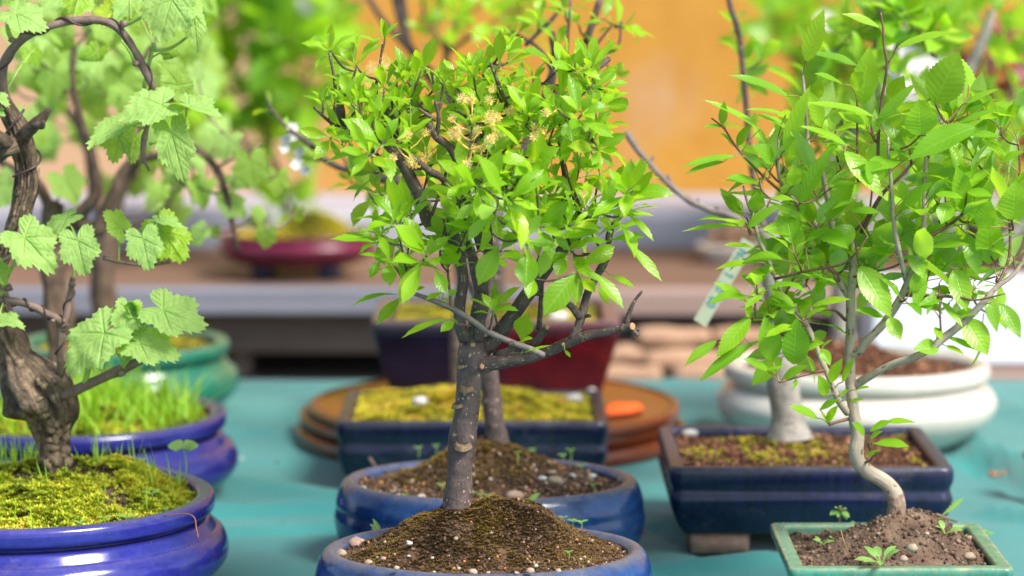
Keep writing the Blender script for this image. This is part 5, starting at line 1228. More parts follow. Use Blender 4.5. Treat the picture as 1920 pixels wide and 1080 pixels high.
for a in [((888, 290), (972, 48), 100, .6, -.05), ((800, 455), (528, 360), 80, .4, -.05), ((672, 612), (405, 477), 58, .4, -.05), ((552, 742), (303, 795), 60, .35, -.05), ((500, 765), (317, 825), 44, .4, -.05), ((790, 545), (608, 520), 40, .35, -.05), ((1130, 312), (912, 254), 75, .4, -.03), ((1152, 492), (1187, 224), 130, .8, -.03), ((1320, 228), (1572, 156), 72, .4, -.05), ((1235, 130), (1058, 68), 60, .5, -.03), ((1498, 490), (1610, 252), 190, .8, -.06), ((1432, 640), (1420, 476), 165, .75, -.07), ((1690, 602), (1378, 756), 150, .45, -.09), ((1620, 582), (1805, 520), 52, .4, -.05), ((1648, 490), (1795, 424), 42, .5, -.05), ((1208, 552), (890, 492), 75, .35, -.06), ((1222, 592), (1412, 395), 72, .5, -.06), ((785, 715), (905, 412), 80, .6, -.06), ((1082, 690), (862, 600), 70, .4, -.06), ((1070, 718), (1248, 932), 105, .6, -.07), ((1240, 870), (1170, 765), 125, .7, -.07), ((1340, 995), (1485, 866), 82, .5, -.06), ((1870, 1040), (1880, 860), 170, .85, -.08), ((660, 870), (512, 845), 80, .4, -.05), ((740, 770), (635, 690), 100, .6, -.05), ((830, 880), (825, 780), 82, .7, -.05), ((650, 1000), (655, 905), 85, .7, -.05), ((610, 1079), (760, 975), 70, .5, -.06), ((860, 960), (1000, 710), 85, .55, -.06), ((1350, 940), (1330, 850), 60, .6, -.05), ((1640, 1000), (1600, 790), 105, .7, -.04), ((1500, 920), (1630, 940), 60, .4, -.05), ((1650, 910), (1770, 930), 65, .5, -.05), ((1560, 960), (1530, 1060), 90, .6, -.05), ((1720, 1079), (1760, 950), 110, .7, -.05), ((1810, 770), (1920, 720), 60, .45, -.04), ((1640, 640), (1810, 650), 60, .4, -.05), ((1830, 600), (1790, 500), 80, .6, -.03), ((560, 690), (630, 590), 55, .6, -.04), ((540, 690), (480, 630), 40, .5, -.04), ((490, 600), (404, 606), 40, .4, -.05), ((490, 590), (500, 480), 45, .6, -.05), ((1110, 420), (1160, 345), 95, .6, -.05), ((1060, 400), (925, 350), 55, .4, -.05), ((1480, 490), (1560, 440), 40, .5, -.05), ((930, 470), (950, 375), 75, .7, -.02), ((800, 610), (660, 545), 70, .4, -.04), ((960, 600), (900, 430), 80, .7, -.04), ((1290, 480), (1350, 360), 100, .7, -.0), ((1090, 1000), (1240, 1010), 62, .4, -.06), ((1010, 890), (1130, 870), 55, .4, -.05), ((720, 940), (830, 950), 50, .4, -.06), ((560, 1000), (520, 920), 60, .5, -.03), ((1380, 750), (1280, 690), 60, .5, -.05), ((1850, 560), (1900, 500), 80, .6, -.03), ((1740, 560), (1660, 630), 70, .6, -.0)]:
    q_(z6, *a[:3], a[3], a[4])
for _ in range(105):
    x = random.uniform(1395, 1910); y = random.uniform(185, 545)
    lim = 180 + (1560 - x) * .45 if x < 1560 else 190
    if y < lim + 30 or (x < 1480 and y > 430) or (x > 1700 and y > 520 and random.random() < .6): continue
    Pp.rosette(Pp.P(x, y, random.uniform(-.05, .10)), random.choice((3, 4, 4, 5)), .050, TPL_APPLE, W=.46, bend=(-.15, .6), pet=.3, pr=.0006, pmat=1, spread=(.3, 1.3))
for (x, y) in ((1450, 622), (1482, 605), (1505, 640), (1462, 575), (1522, 590), (1478, 655), (1440, 590), (1470, 560), (1420, 540), (1500, 600), (1490, 520), (1550, 500), (1700, 560), (1790, 560), (1830, 540), (1860, 590), (1440, 480), (1480, 660), (1600, 470), (1640, 500), (1720, 480), (1780, 470), (1850, 460), (1900, 480)):
    Pp.rosette(Pp.P(x, y, random.uniform(-.04, .04)), 4, .036, TPL_APPLE, W=.5, bend=(.2, .9), pet=.3, pr=.0006, spread=(.6, 1.5))
Pp.done(appleP, M['apple_bark'], [M['apple_twig'], M['petiole_red']], [M['apple'], M['petiole_red']])
mb = MB(); tube(mb, [A(*z8(1313, 834), 2.665), A(*z8(1313, 790), 2.665), A(*z8(1316, 740), 2.665), A(*z8(1307, 692), 2.665)], [.0101, .0090, .0086, .0083], 18, 6, .08, 90, cap=False)
mb.build('trunk_base', M['apple_base_bark'], appleP)

# ================= A: the grape vine in focus
V_ = Plant(2.75)
k2 = lambda x, y, *r: (x / 2, y / 2, *r); k3 = lambda x, y, *r: (x / 2, 540 + y / 2, *r)
trunkA = V_.br([(106, 885, .0), (104, 862), (101, 830), (98, 800), (92, 768, -.005), (78, 735, -.01), (58, 705, -.01), (36, 675, -.005), (18, 640, .0), (4, 600, .005), (-10, 555, .01), (-8, 510, .01), (6, 470, .01), (22, 440, .005), (36, 405, .0), (46, 370), (52, 335), (48, 300), (40, 270), (30, 240), (18, 210), (8, 180)], 0, 0, widths=[50, 46, 50, 62, 94, 110, 92, 70, 58, 50, 42, 36, 33, 31, 32, 33, 35, 38, 42, 38, 28, 22], seg=44, k=9, lump=.36, freq=44, ridge=.52, nridge=10)
radA = np.array(V_.skr[:len(trunkA)])
V_.br([(36, 262, -.005), (58, 240, -.02), (75, 225, -.03), (92, 205, -.035)], 0, 0, widths=[30, 24, 20, 13], lump=.35, ridge=.3, seg=20); V_.br([(62, 232, -.025), (78, 236, -.04), (82, 228, -.045)], 16, 9, lump=.4); V_.br([(20, 270, -.01), (4, 262, -.03), (-10, 250, -.04)], 30, 26, lump=.4, ridge=.3, seg=20)
V_.br([(-10, 300, -.01), (10, 285, -.02), (30, 275, -.015)], 22, 26, lump=.3)
V_.br([(10, 190, .0), (4, 160, -.01), (5, 130, -.015), (14, 105, -.02), (40, 75, -.03), (65, 60, -.035), (90, 50, -.04), (120, 42, -.04), (150, 38, -.04), (175, 37, -.04), (195, 40, -.04), (212, 47, -.04), (228, 60, -.04), (240, 75, -.04), (250, 92, -.04), (262, 112, -.04), (272, 133, -.04), (280, 150, -.04), (287, 168, -.035), (288, 200, -.02)], 22, 12, twig=True, seg=12, lump=.1, widths=[24, 19, 18, 18, 17, 15, 14, 14, 15, 15, 15, 15, 15, 15, 15, 15, 15, 14, 13, 10])
V_.br([(287, 195, -.02), (277, 235, -.03), (271, 260, -.03), (269, 295, -.03), (280, 320, -.03)], 0, 0, widths=[9, 8, 12, 9, 5], twig=True, lump=.3); V_.br([(272, 298, -.03), (262, 304, -.03)], 7, 5, True, lump=.3)
V_.br([k3(225, 405, -.02), k3(265, 392, -.03), k3(330, 362, -.04), k3(400, 330, -.045), k3(440, 312, -.05), k3(500, 285, -.055), k3(545, 260, -.06)], 0, 0, widths=[22, 20, 19, 18, 21, 17, 16], twig=True, seg=12, lump=.08)
V_.br([k3(-20, 45, -.03), k3(40, 48, -.035), k3(80, 55, -.04), k3(130, 72, -.04), k3(175, 95, -.04), k3(215, 115, -.04), k3(228, 145, -.035), k3(225, 240, -.03), k3(228, 330, -.02)], 0, 0, widths=[14, 14, 14, 14, 14, 14, 16, 14, 14], twig=True, seg=10, lump=.12)
V_.br([k3(232, 160, -.035), k3(248, 110, -.035), k3(258, 50, -.03), k3(268, 0, -.03), (137, 520, -.03)], 0, 0, widths=[14, 14, 13, 12, 11], twig=True, seg=10, lump=.1)
V_.br([(-20, 490, -.03), (20, 480, -.03), (40, 420, -.0)], 8, 10, True); 
V_.br([(195, 483, .0), (230, 492, -.01), (270, 497, -.015), (318, 492, -.02)], 9, 6, True, lump=.25)
for (pts, w_) in (([k3(458, 320, -.05), k3(470, 270, -.055), k3(490, 220, -.06), k3(510, 185, -.06), k3(540, 150, -.06), k3(574, 104, -.06)], (15, 7)), ([k3(465, 275, -.055), k3(440, 245, -.06), k3(405, 205, -.065), k3(388, 175, -.06)], (6, 4)), ([k3(462, 300, -.06), k3(490, 262, -.065), k3(508, 235, -.065), k3(525, 210, -.065)], (4, 3)), ([k3(318, 360, -.04), k3(330, 310, -.045), k3(345, 255, -.05)], (12, 8)), ([k2(272, 1062, -.03), k2(278, 1020, -.03), k2(290, 910, -.03)], (8, 4)), ([k2(15, 1079, -.03), k2(30, 1030, -.03), k2(70, 960, -.03), k2(90, 900, -.03)], (10, 5)), ([(-5, 560, -.03), (8, 545, -.03)], (8, 8)), ([k2(45, 150, -.02), k2(30, 110, -.02), k2(28, 40, -.02)], (10, 8)), ([k2(465, 95, -.04), k2(500, 80, -.045), k2(540, 60, -.05), k2(600, 30, -.05)], (8, 5)), ([k2(490, 80, -.04), k2(488, 0, -.04)], (7, 5)), ([k2(560, 340 + 200, -.02), k2(640, 510, -.02), k2(690, 460, -.02), k2(702, 400, -.02)], (6, 4)), ([k2(505, 240, -.04), k2(490, 200, -.045), k2(455, 150, -.05)], (6, 4)), ([k2(580, 190, -.04), k2(640, 180, -.04), k2(700, 140, -.04), k2(725, 110, -.04)], (7, 4)), ([k2(540, 330, -.03), k2(575, 170, -.02), k2(580, 190, -.04)], (8, 7)), ([k2(440, 490, -.02), k2(470, 560, -.02), k2(490, 600, -.02)], (7, 5)), ([k2(440, 490, -.02), k2(490, 470, -.02), k2(545, 480, -.025)], (5, 6))):
    V_.br(pts, w_[0], w_[1], True, mat=1, lump=.05)
for (x, y, dy, w_) in ((455, 320, -.058, 22), (45, 150, -.03, 20), (465, 90, -.045, 20), (510, 240, -.045, 20), (200, 125, -.045 , 0), (272, 1065, -.035, 17), (28, 1079, -.035, 20)):
    if w_ == 0: continue
    f_ = k3 if (x, y) == (455, 320) else k2; p = V_.P(*f_(x, y), dy); granule(V_.twig, p, w_ * .40 * 2.75 / F, .5, 0)
for (x, y) in ((198, 122), (240, 124), (205, 350)):
    p = V_.P(*k3(x, y), -.048); granule(V_.twig, p, 11 * .42 * 2.75 / F, .5, 0)
GL = [((302, 198), (218, 222), 1.0, .55, -.06), ((353, 199), (418, 216), .85, .25, -.06), ((322, 250), (346, 342), .72, .7, -.06), ((46, 446), (106, 506), 1.0, .65, -.05), ((146, 452), (160, 518), 1.05, .65, -.05), ((268, 448), (280, 508), 1.05, .7, -.05), ((305, 430), (352, 500), .9, .75, -.02, 1), ((225, 428), (192, 395), 1.0, .6, -.01, 1), ((298, 415), (345, 424), .75, .2, -.02), ((125, 412), (62, 448), .8, .3, -.01), ((196, 626), (110, 694), .95, .6, -.07), ((240, 582), (228, 640), .9, .7, -.065), ((306, 582), (392, 618), .92, .6, -.07), ((263, 645), (342, 668), .9, .6, -.07), ((-4, 604), (48, 603), .8, .3, -.05), ((30, 26), (92, 52), 1.0, .5, -.04), ((322, 0), (296, 80), 1.15, .75, -.06), ((362, 26), (373, 98), .55, .4, -.05), ((225, 250), (210, 308), 1.0, .7, -.0, 1), ((232, 238), (158, 280), .8, .3, -.03), ((328, 232), (290, 270), .9, .7, .0, 1), ((150, -10), (138, 42), 1.0, .7, .02, 1), ((215, 10), (185, 60), 1.0, .6, .03, 1), ((244, 5), (212, 40), .9, .5, .03), ((58, 98), (72, 132), .9, .6, .03, 1), ((335, 160), (300, 110), .9, .6, .06, 1), ((-10, 180), (14, 186), .8, .4, -.05), ((-12, 210), (8, 214), .7, .4, -.05), ((-8, 500), (10, 530), .9, .6, -.04, 1), ((350, 0), (368, 30), .9, .5, -.05), ((-10, 20), (20, -10), 1.1, .5, -.02), ((110, 8), (70, 22), 1.0, .4, .05), ((270, 20), (250, 50), .8, .5, .04, 1), ((318, 100), (330, 120), .9, .6, -.02, 1), ((180, 95), (150, 130), 1, .5, .08, 1), ((255, 260), (245, 305), .9, .6, .0, 1)]
yl = MB()
for g in GL:
    b, t, w_, face, dy = g[:5]; backlit = len(g) > 5
    B = V_.P(*b, dy); T = V_.P(*t, dy - .015); L = np.linalg.norm(T - B)
    nn = unit(TOCAM * face + np.array((random.uniform(-.15, .15), 0, 1)) * (1 - face)) * (-1 if backlit and random.random() < .6 else 1)
    q, _ = V_.nearest(B)
    if np.linalg.norm(q - B) < .07: petiole(V_.leaf, q, B, .0010, 1, .5, -.003)
    grape_leaf(yl if backlit else V_.leaf, B, T - B, nn, L * .95, w_ * .72, random.uniform(.2, .7), random.uniform(-.1, .18), random.uniform(-.05, .25), random.random())
p = V_.P(*k3(505, 60), -.065)
for a in range(3): grape_leaf(V_.leaf, p + (0, 0, -.006), (random.uniform(-.4, .4), -.1, 1), (random.uniform(-1, 1), -.8, .1), .014, .6, -.9, -.5, .8, .95, TPL_GL)
for _ in range(46):   # loose strips of bark
    i0 = random.randrange(70, len(trunkA) - 30); n_ = random.randrange(10, 26); a = random.uniform(-.4, 3.5); P_ = []; W_l = []
    for k in range(n_):
        i = min(i0 + k, len(trunkA) - 1); t = k / (n_ - 1); off = radA[i] * (1.0 + (.22 * (2 * abs(t - .5)) ** 3))
        aa = a + .25 * nz(k * .15, i0); P_.append(trunkA[i] + np.array((math.cos(aa), -abs(math.sin(aa)) if math.sin(aa) > 0 else .3, 0)) * off); W_l.append(random.uniform(.0008, .0022) * math.sin(PI * (.12 + .8 * t)))
    tube(V_.limb, P_[::2], W_l[::2], 5, 3, .4, 200)
for _ in range(70):  # lumpy bark plates on the swollen butt
    i = random.randrange(8, 62); a = random.uniform(-.2, 3.3); off = radA[i] * random.uniform(.74, .86)
    granule(V_.limb, trunkA[i] + np.array((math.cos(a), -abs(math.sin(a)), random.uniform(-.2, .2))) * off, random.uniform(.0030, .0075), .5)
tA, twA, fA = V_.done(vineA, M['grape_bark'], [M['cane'], M['petiole'], M['dead_leaf']], [M['grape'], M['petiole']], names=('trunk', 'canes', 'foliage'))
yl.build('backlit_leaves', M['grape_backlit'], vineA)
def coil(pts, r0, turns, w_, dy0=0):
    C = catmull(np.array([V_.P(*p) for p in pts]), 30); n = len(C); T_ = np.gradient(C, axis=0); out = []
    for i, c in enumerate(C):
        t = unit(T_[i]); X = unit(np.cross(t, (0, 1, 0))); Z = np.cross(t, X); a = i / n * turns * 6.283 + 1; out.append(c + (X * math.cos(a) + Z * math.sin(a)) * r0)
    mb = MB(); tube(mb, out, [w_] * len(out), 6, 1); mb.build('training_wire', M['wire'], vineA)
coil([(5, 130, -.015), (14, 105, -.02), (40, 75, -.03), (65, 60, -.035), (90, 50, -.04), (120, 42, -.04), (150, 38, -.04), (195, 40, -.04), (228, 60, -.04), (250, 92, -.04), (272, 133, -.04), (286, 165, -.036)], .0047, 4.2, .0012)
coil([k3(20, 46, -.033), k3(80, 55, -.04), k3(130, 72, -.04), k3(175, 95, -.04), k3(222, 120, -.04), k3(228, 160, -.035), k3(225, 240, -.03), k3(228, 310, -.02)], .0045, 5, .0010); coil([k3(240, 150, -.035), k3(248, 110, -.035), k3(258, 50, -.03), k3(268, 0, -.03)], .0042, 1.6, .0009)
coil([(45, 330, -.0), (46, 290, .0), (36, 255, .0), (20, 215, .0)], .0155, 1.3, .0013)

# ================= B and C: the two vines behind
def grape_crown(pl, spots, L0, yfrac=.4, vmax=1.0):
    yl2 = MB()
    for (x, y, dy, s_) in spots:
        p = pl.P(x, y, dy); q, _ = pl.nearest(p)
        if np.linalg.norm(p - q) > .02: pl.connect(p, .0013)
        yg = random.random() < yfrac; a = random.uniform(-2.6, -.5); d = (math.cos(a), random.uniform(-.5, .3), math.sin(a)); f_ = random.uniform(.15, .9)  # yg leaves get the colour with backlight painted in
        grape_leaf(yl2 if yg else pl.leaf, p, d, unit(TOCAM * f_ + np.array((random.uniform(-.4, .4), 0, 1)) * (1 - f_)), L0 * s_ * random.uniform(.75, 1.2), .85, random.uniform(.1, .8), random.uniform(0, .2), random.uniform(0, .3), random.random() * vmax, TPL_GL)
    return yl2
B_ = Plant(3.22)
B_.br([(112, 770), (112, 730), (108, 690), (105, 640), (112, 590), (104, 540), (100, 490), (110, 440), (100, 400), (104, 380)], 0, 0, widths=[64, 52, 44, 46, 50, 46, 50, 56, 44, 32], seg=28, k=6, lump=.4, freq=26, ridge=.3)
B_.br([(112, 430), (150, 400, -.01), (180, 360, -.02), (175, 310, -.02), (165, 270, -.02), (150, 220, -.02), (135, 150, -.02), (140, 90)], 28, 9, lump=.25); B_.br([(190, 420, -.02), (215, 360, -.03), (240, 310, -.03), (300, 290, -.04), (360, 275, -.05), (405, 315, -.06), (420, 350, -.06), (432, 400, -.06), (446, 470, -.06)], 0, 0, widths=[30, 24, 18, 14, 13, 13, 13, 12, 9], lump=.15, seg=10)
B_.br([(150, 420), (185, 430, -.02), (195, 400, -.02)], 30, 28, lump=.2); B_.br([(240, 310, -.03), (262, 240, -.03), (250, 160, -.02), (280, 90, -.02)], 12, 8, lump=.15); B_.br([(100, 400), (60, 330), (10, 310), (-30, 260)], 22, 12)
B_.br([(405, 315, -.06), (450, 290, -.06), (490, 270, -.06)], 6, 4, True)
spB = [(100, 135, -.05, 1.25), (225, 140, -.03, 1.1), (20, 345, -.02, 1.2), (120, 335, -.02, 1.1), (430, 260, -.07, 1.2), (470, 300, -.08, 1.25), (490, 320, -.05, .9), (480, 395, -.06, .7), (500, 435, -.07, .8), (380, 435, -.07, .8), (430, 380, -.06, .8), (400, 430, -.05, .6), (560, 395, -.03, .7), (370, 350, -.04, .9), (330, 330, -.02, .9), (440, 330, -.05, .9), (520, 330, -.04, .8)]
for _ in range(66): spB.append((random.uniform(-20, 390), random.uniform(-30, 190), random.uniform(-.1, .16), random.uniform(.6, 1.1)))
for _ in range(8): spB.append((random.uniform(280, 440), random.uniform(230, 380), random.uniform(-.06, .12), random.uniform(.7, 1.0)))
yB = grape_crown(B_, spB, .0265, .6, .75)
B_.done(vineB, M['brown_bark'], [M['cane']], [M['grape'], M['petiole']], names=('trunk', 'canes', 'foliage')); yB.build('backlit_leaves', M['grape_backlit'], vineB)
C_ = Plant(3.78)
C_.br([(205, 655), (200, 600), (192, 540), (196, 490), (205, 440), (210, 400)], 0, 0, widths=[60, 52, 48, 52, 46, 40], seg=22, lump=.35, freq=26, ridge=.3)
C_.br([(205, 420), (180, 370), (172, 300), (150, 240), (120, 200)], 34, 14, lump=.25); C_.br([(210, 410), (230, 350), (262, 300), (300, 240), (330, 170)], 30, 12, lump=.2); C_.br([(200, 450), (230, 430), (300, 400), (340, 330)], 20, 10)
spC = [(88, 260, 0, 1.3), (200, 340, 0, 1.0), (340, 390, 0, .9), (300, 350, 0, 1.0), (260, 330, .02, .9)]
for _ in range(44): spC.append((random.uniform(40, 420), random.uniform(10, 270), random.uniform(-.12, .16), random.uniform(.8, 1.3)))
yC = grape_crown(C_, spC, .036, .55, .7)
C_.done(vineC, M['brown_bark'], [M['cane']], [M['grape'], M['petiole']], names=('trunk', 'canes', 'foliage')); yC.build('backlit_leaves', M['grape_backlit'], vineC)

# ================= E, F, G: plums behind the one in focus
E_ = Plant(2.955)
E_.br([(940, 872), (936, 850), (930, 810), (924, 770), (920, 730), (915, 690), (905, 640), (908, 590), (918, 540), (925, 490), (920, 430)], 0, 0, widths=[60, 48, 40, 38, 36, 36, 36, 36, 34, 32, 30], seg=18, lump=.12)
E_.br([(944, 868), (962, 858, -.02), (985, 866, -.04)], 20, 9, lump=.3); E_.br([(925, 862), (905, 868, -.02)], 20, 9, lump=.3)
E_.br([(915, 600), (860, 470, .02), (800, 400, .03), (753, 344, .06), (722, 336, .08), (670, 325, .10), (611, 301, .12), (579, 269, .13), (540, 240, .14), (515, 212, .14), (500, 185, .14)], 0, 0, widths=[26, 24, 22, 22, 20, 15, 13, 12, 8, 5, 4], lump=.25)
E_.br([(920, 440), (960, 330, .03), (1010, 220, .03), (1040, 120, .02), (1034, 60, .02)], 26, 14, lump=.2); E_.br([(1030, 200, .03), (1080, 120, .03), (1105, 60, .03), (1125, 0, .03)], 15, 13, lump=.15); E_.br([(1034, 130, .02), (1010, 90, .02), (960, 60, .02)], 9, 6); E_.br([(1045, 110, .02), (1150, 95, .0), (1165, 40, .0)], 6, 4, True); E_.br([(1100, 110, .0), (1125, 75, .0), (1150, 45, .0)], 7, 4, True)
E_.br([(985, 85, .02), (1040, 30, .03), (1060, -10, .03)], 8, 10, lump=.2); E_.br([(1062, 110, .0), (1070, 0, .0)], 6, 5, True)
E_.br([(700, 335, .09), (706, 300, .08), (740, 285, .08)], 10, 6, True); E_.br([(660, 322, .10), (640, 290, .10)], 8, 5, True)
ROSE = [(505, 200, 3, 40), (540, 245, 4, 38), (1130, 35, 3, 66), (1172, 50, 5, 70), (1152, 50, 3, 45), (1085, 45, 3, 55), (1060, 20, 4, 60), (1010, 40, 4, 60), (1130, 100, 4, 52), (1148, 135, 3, 50), (965, 60, 3, 50), (1045, 85, 3, 50), (690, 350, 5, 45), (655, 340, 5, 50), (700, 375, 4, 45), (745, 330, 4, 45), (610, 290, 5, 50), (590, 300, 4, 45)]
for (x, y, n, L) in ROSE: E_.rosette(E_.P(x, y, random.uniform(-.02, .05) + (.12 if x < 760 else 0)), n, L * 2.955 / F, TPL_PLUM, W=.45)
for _ in range(8): E_.rosette(E_.P(random.uniform(820, 1080), random.uniform(230, 430), random.uniform(0, .12)), 5, .036, TPL_PLUM, W=.44)
tE, twE, fE = E_.done(plumE, M['plum_bark'], [M['plum_twig'], M['apple_twig'], M['grey_twig']], [M['plum'], M['petiole']])
for (x, y) in ((540, 262), (555, 255), (565, 285), (558, 310), (566, 300), (530, 275), (548, 240), (570, 320)): flower(fE, E_.P(x + random.uniform(-6, 6), y, .14 + random.uniform(-.02, .03)), (random.uniform(-.5, .5), -.9, random.uniform(-.2, .5)), .0070, 'blossom', True)
for (x, y) in ((700, 130), (716, 145), (690, 150), (735, 150), (720, 120), (740, 130), (700, 165)): flower(fE, E_.P(x, y, .0), (random.uniform(-.5, .5), -.8, .4), .009, 'flower')

F_ = Plant(3.39)
F_.br([(862, 735), (858, 690), (856, 640), (862, 590), (866, 520), (850, 440), (836, 380)], 0, 0, widths=[34, 28, 26, 26, 24, 22, 20], lump=.15)
F_.br([(850, 450), (800, 380), (760, 300), (740, 240)], 18, 9, lump=.2); F_.br([(850, 430), (880, 330), (910, 240), (930, 160)], 18, 9, lump=.2)
for _ in range(10): F_.rosette(F_.P(random.uniform(760, 980), random.uniform(230, 420), random.uniform(-.06, .1)), 5, .04, TPL_PLUM, W=.45)
F_.done(plumF, M['plum_bark'], M['plum_twig'], [M['plum'], M['petiole']])

G_ = Plant(3.74)
G_.br([(935, 600), (930, 540), (925, 450), (900, 330), (880, 230), (840, 150)], 0, 0, widths=[40, 34, 32, 30, 26, 20], lump=.15)
G_.br([(880, 230), (800, 140), (765, 80), (745, 20), (735, -30)], 20, 12, lump=.15); G_.br([(830, 160), (770, 95), (720, 40), (690, -5)], 16, 11, lump=.15); G_.br([(765, 80), (757, 20), (750, -30)], 14, 16); G_.br([(840, 150), (838, 90), (860, 40)], 14, 10); G_.br([(838, 100), (880, 70), (905, 55)], 9, 6); G_.br([(838, 95), (800, 40), (790, -20)], 9, 6)
for (x, y, n, L) in ((820, 25, 6, 62), (850, 35, 6, 66), (880, 15, 6, 62), (905, 5, 6, 60), (930, 35, 6, 60), (960, 10, 6, 60), (790, 50, 4, 45), (870, 60, 5, 50), (810, 70, 4, 45), (990, 10, 6, 60), (1000, 60, 5, 55), (760, 60, 2, 30), (655, 5, 3, 50), (900, 70, 4, 50), (970, 40, 6, 60)): G_.rosette(G_.P(x, y, random.uniform(-.04, .06)), n, L * 3.74 / F, TPL_PLUM, W=.45)
tG, twG, fG = G_.done(treeG, M['dark_bark'], M['plum_twig'], [M['plum'], M['petiole']])
for (x, y) in ((815, 60), (830, 75), (800, 90), (845, 60), (820, 45)): flower(fG, G_.P(x, y, -.02), (0, -1, .3), .010, 'flower')

# ================= H and W: the pale trees on the right
Hh = Plant(3.065)
Hh.br([(1480, 822), (1478, 800), (1474, 760), (1468, 715), (1466, 670), (1462, 620), (1452, 560), (1445, 500), (1440, 450)], 0, 0, widths=[92, 72, 60, 62, 52, 44, 40, 38, 36], seg=24, lump=.12, freq=40)
Hh.br([(1450, 470), (1420, 430, -.02), (1370, 405, -.03), (1320, 390, -.03), (1270, 360, -.03), (1225, 315, -.03), (1195, 280, -.03), (1174, 248, -.03)], 0, 0, widths=[20, 15, 13, 12, 12, 11, 11, 12], lump=.4, seg=10, mat=2); Hh.br([(1260, 352, -.03), (1252, 328, -.03)], 8, 6, mat=2); Hh.br([(1315, 388, -.03), (1308, 372, -.03)], 7, 5, mat=2); Hh.br([(1218, 305, -.03), (1226, 292, -.03)], 6, 4, mat=2); Hh.br([(1350, 398, -.03), (1344, 386, -.03)], 11, 8, mat=2)
Hh.br([(1445, 480), (1420, 380, .02), (1405, 280, .02), (1400, 210, .02), (1393, 130, .02), (1386, 65, .02), (1372, 20, .02), (1362, -20, .02)], 0, 0, widths=[20, 13, 11, 11, 11, 11, 11, 10], lump=.1, mat=1)
Hh.br([(1440, 460), (1500, 360, .05), (1560, 290, .06), (1620, 220, .06), (1640, 150, .06), (1646, 60, .06), (1650, -10, .06)], 0, 0, widths=[28, 24, 22, 22, 20, 18, 14], lump=.2); Hh.br([(1690, 70, .05), (1720, 60, .05), (1745, 100, .05), (1757, 108, .05)], 10, 7, mat=1); Hh.br([(1640, 160, .06), (1690, 70, .05), (1700, 0, .05)], 12, 9)
for (x, y, n, L) in ((1392, 110, 4, 70), (1398, 150, 5, 66), (1378, 40, 4, 60), (1430, 110, 4, 70), (1405, 240, 3, 50), (1710, 40, 6, 90), (1735, 70, 5, 90), (1650, 30, 5, 80), (1690, 20, 6, 80), (1600, 60, 6, 80), (1560, 100, 5, 80), (1760, 60, 6, 90), (1620, 120, 5, 80)): Hh.rosette(Hh.P(x, y, .03 + random.uniform(-.02, .04)), n, L * 3.065 / F, TPL_HEART, W=.55, pet=.2)
for _ in range(26): Hh.rosette(Hh.P(random.uniform(1480, 1780), random.uniform(140, 420), random.uniform(.04, .14)), 5, .045, TPL_APPLE, W=.5, pet=.2)
Hh.done(treeH, [M['pale_bark'], M['plum_twig'], M['grey_twig']], [M['plum_twig']], [M['back_leaf'], M['petiole']])
W_ = Plant(3.57)
W_.br([(1582, 660), (1580, 620), (1578, 570), (1590, 510), (1620, 450), (1660, 390)], 0, 0, widths=[58, 46, 42, 38, 34, 30], seg=16, lump=.15)
W_.br([(1650, 400), (1720, 310), (1766, 222), (1813, 138), (1849, 59), (1860, 20)], 0, 0, widths=[28, 28, 28, 24, 20, 14], lump=.25); W_.br([(1766, 222), (1790, 200), (1800, 170)], 16, 12, lump=.3); W_.br([(1700, 340), (1800, 460), (1880, 450), (1925, 410), (1960, 350)], 26, 24, lump=.2)
for (x, y, n, L) in ((1860, 30, 6, 110), (1830, 20, 5, 100), (1900, 60, 6, 100), (1880, 110, 5, 90), (1800, 30, 5, 90), (1770, 90, 5, 90), (1900, 180, 6, 90), (1850, 170, 5, 80), (1880, 300, 6, 90), (1910, 340, 5, 90), (1840, 270, 5, 80), (1890, 230, 5, 80)): W_.rosette(W_.P(x, y, random.uniform(-.03, .06)), n, L * 3.57 / F, TPL_APPLE, W=.5, pet=.25)
for _ in range(22): W_.rosette(W_.P(random.uniform(1560, 1900), random.uniform(200, 430), random.uniform(-.04, .14)), 5, .055, TPL_APPLE, W=.5, pet=.2)
W_.done(treeW, M['pale_bark'], M['plum_twig'], [M['back_leaf'], M['petiole']])

# ================= price label hanging from the pale branch
lab = thing('price_label', 'slanting white plant label handwritten in teal ink hanging by the navy pot tree', 'label', A(1352, 530, 2.99))
Yl = 2.99
a = A(1312, 606, Yl); b = A(1404, 452, Yl); ax = unit(b - a); L = np.linalg.norm(b - a); wv = unit(np.cross(ax, (0, 1, 0))); wv = wv if wv[0] > 0 else -wv; nv = np.cross(wv, ax); nv = nv if nv[1] < 0 else -nv; hw = 13.5 * Yl / F
mb = MB(); c8 = []
for sn in (.0006, -.0006):
    for (u, v) in ((-1, 0), (1, 0), (1, 1), (-1, 1)): c8.append(a + ax * L * v + wv * hw * u + nv * sn)
mb.add(c8, [(0, 1, 2, 3), (7, 6, 5, 4), (0, 4, 5, 1), (1, 5, 6, 2), (2, 6, 7, 3), (3, 7, 4, 0)]); lbp = mb.build('label_strip', M['label_white'], lab, False)
mb = MB()
GLY = {'5': [[(.8, 1), (.25, 1), (.2, .55), (.6, .6), (.8, .35), (.6, .05), (.15, .08)]], '0': [[(.5, 1), (.2, .75), (.2, .25), (.5, 0), (.8, .25), (.8, .75), (.5, 1)]], '1': [[(.3, .75), (.55, 1), (.55, 0)]], 'N': [[(.15, 0), (.15, 1), (.8, 0), (.8, 1)]], 'o': [[(.5, .6), (.2, .3), (.5, 0), (.8, .3), (.5, .6)]], '.': [[(.5, .0), (.5, .08)]]}
def write(txt, s0, adv, hh):
    for k, ch in enumerate(txt):
        for st in GLY.get(ch, []):
            P = [b - ax * (s0 + (k + x) * adv) + wv * ((y - .5) * hh) + nv * .0009 for (x, y) in st]
            tube(mb, P, [.0006] * len(P), 5, 3)
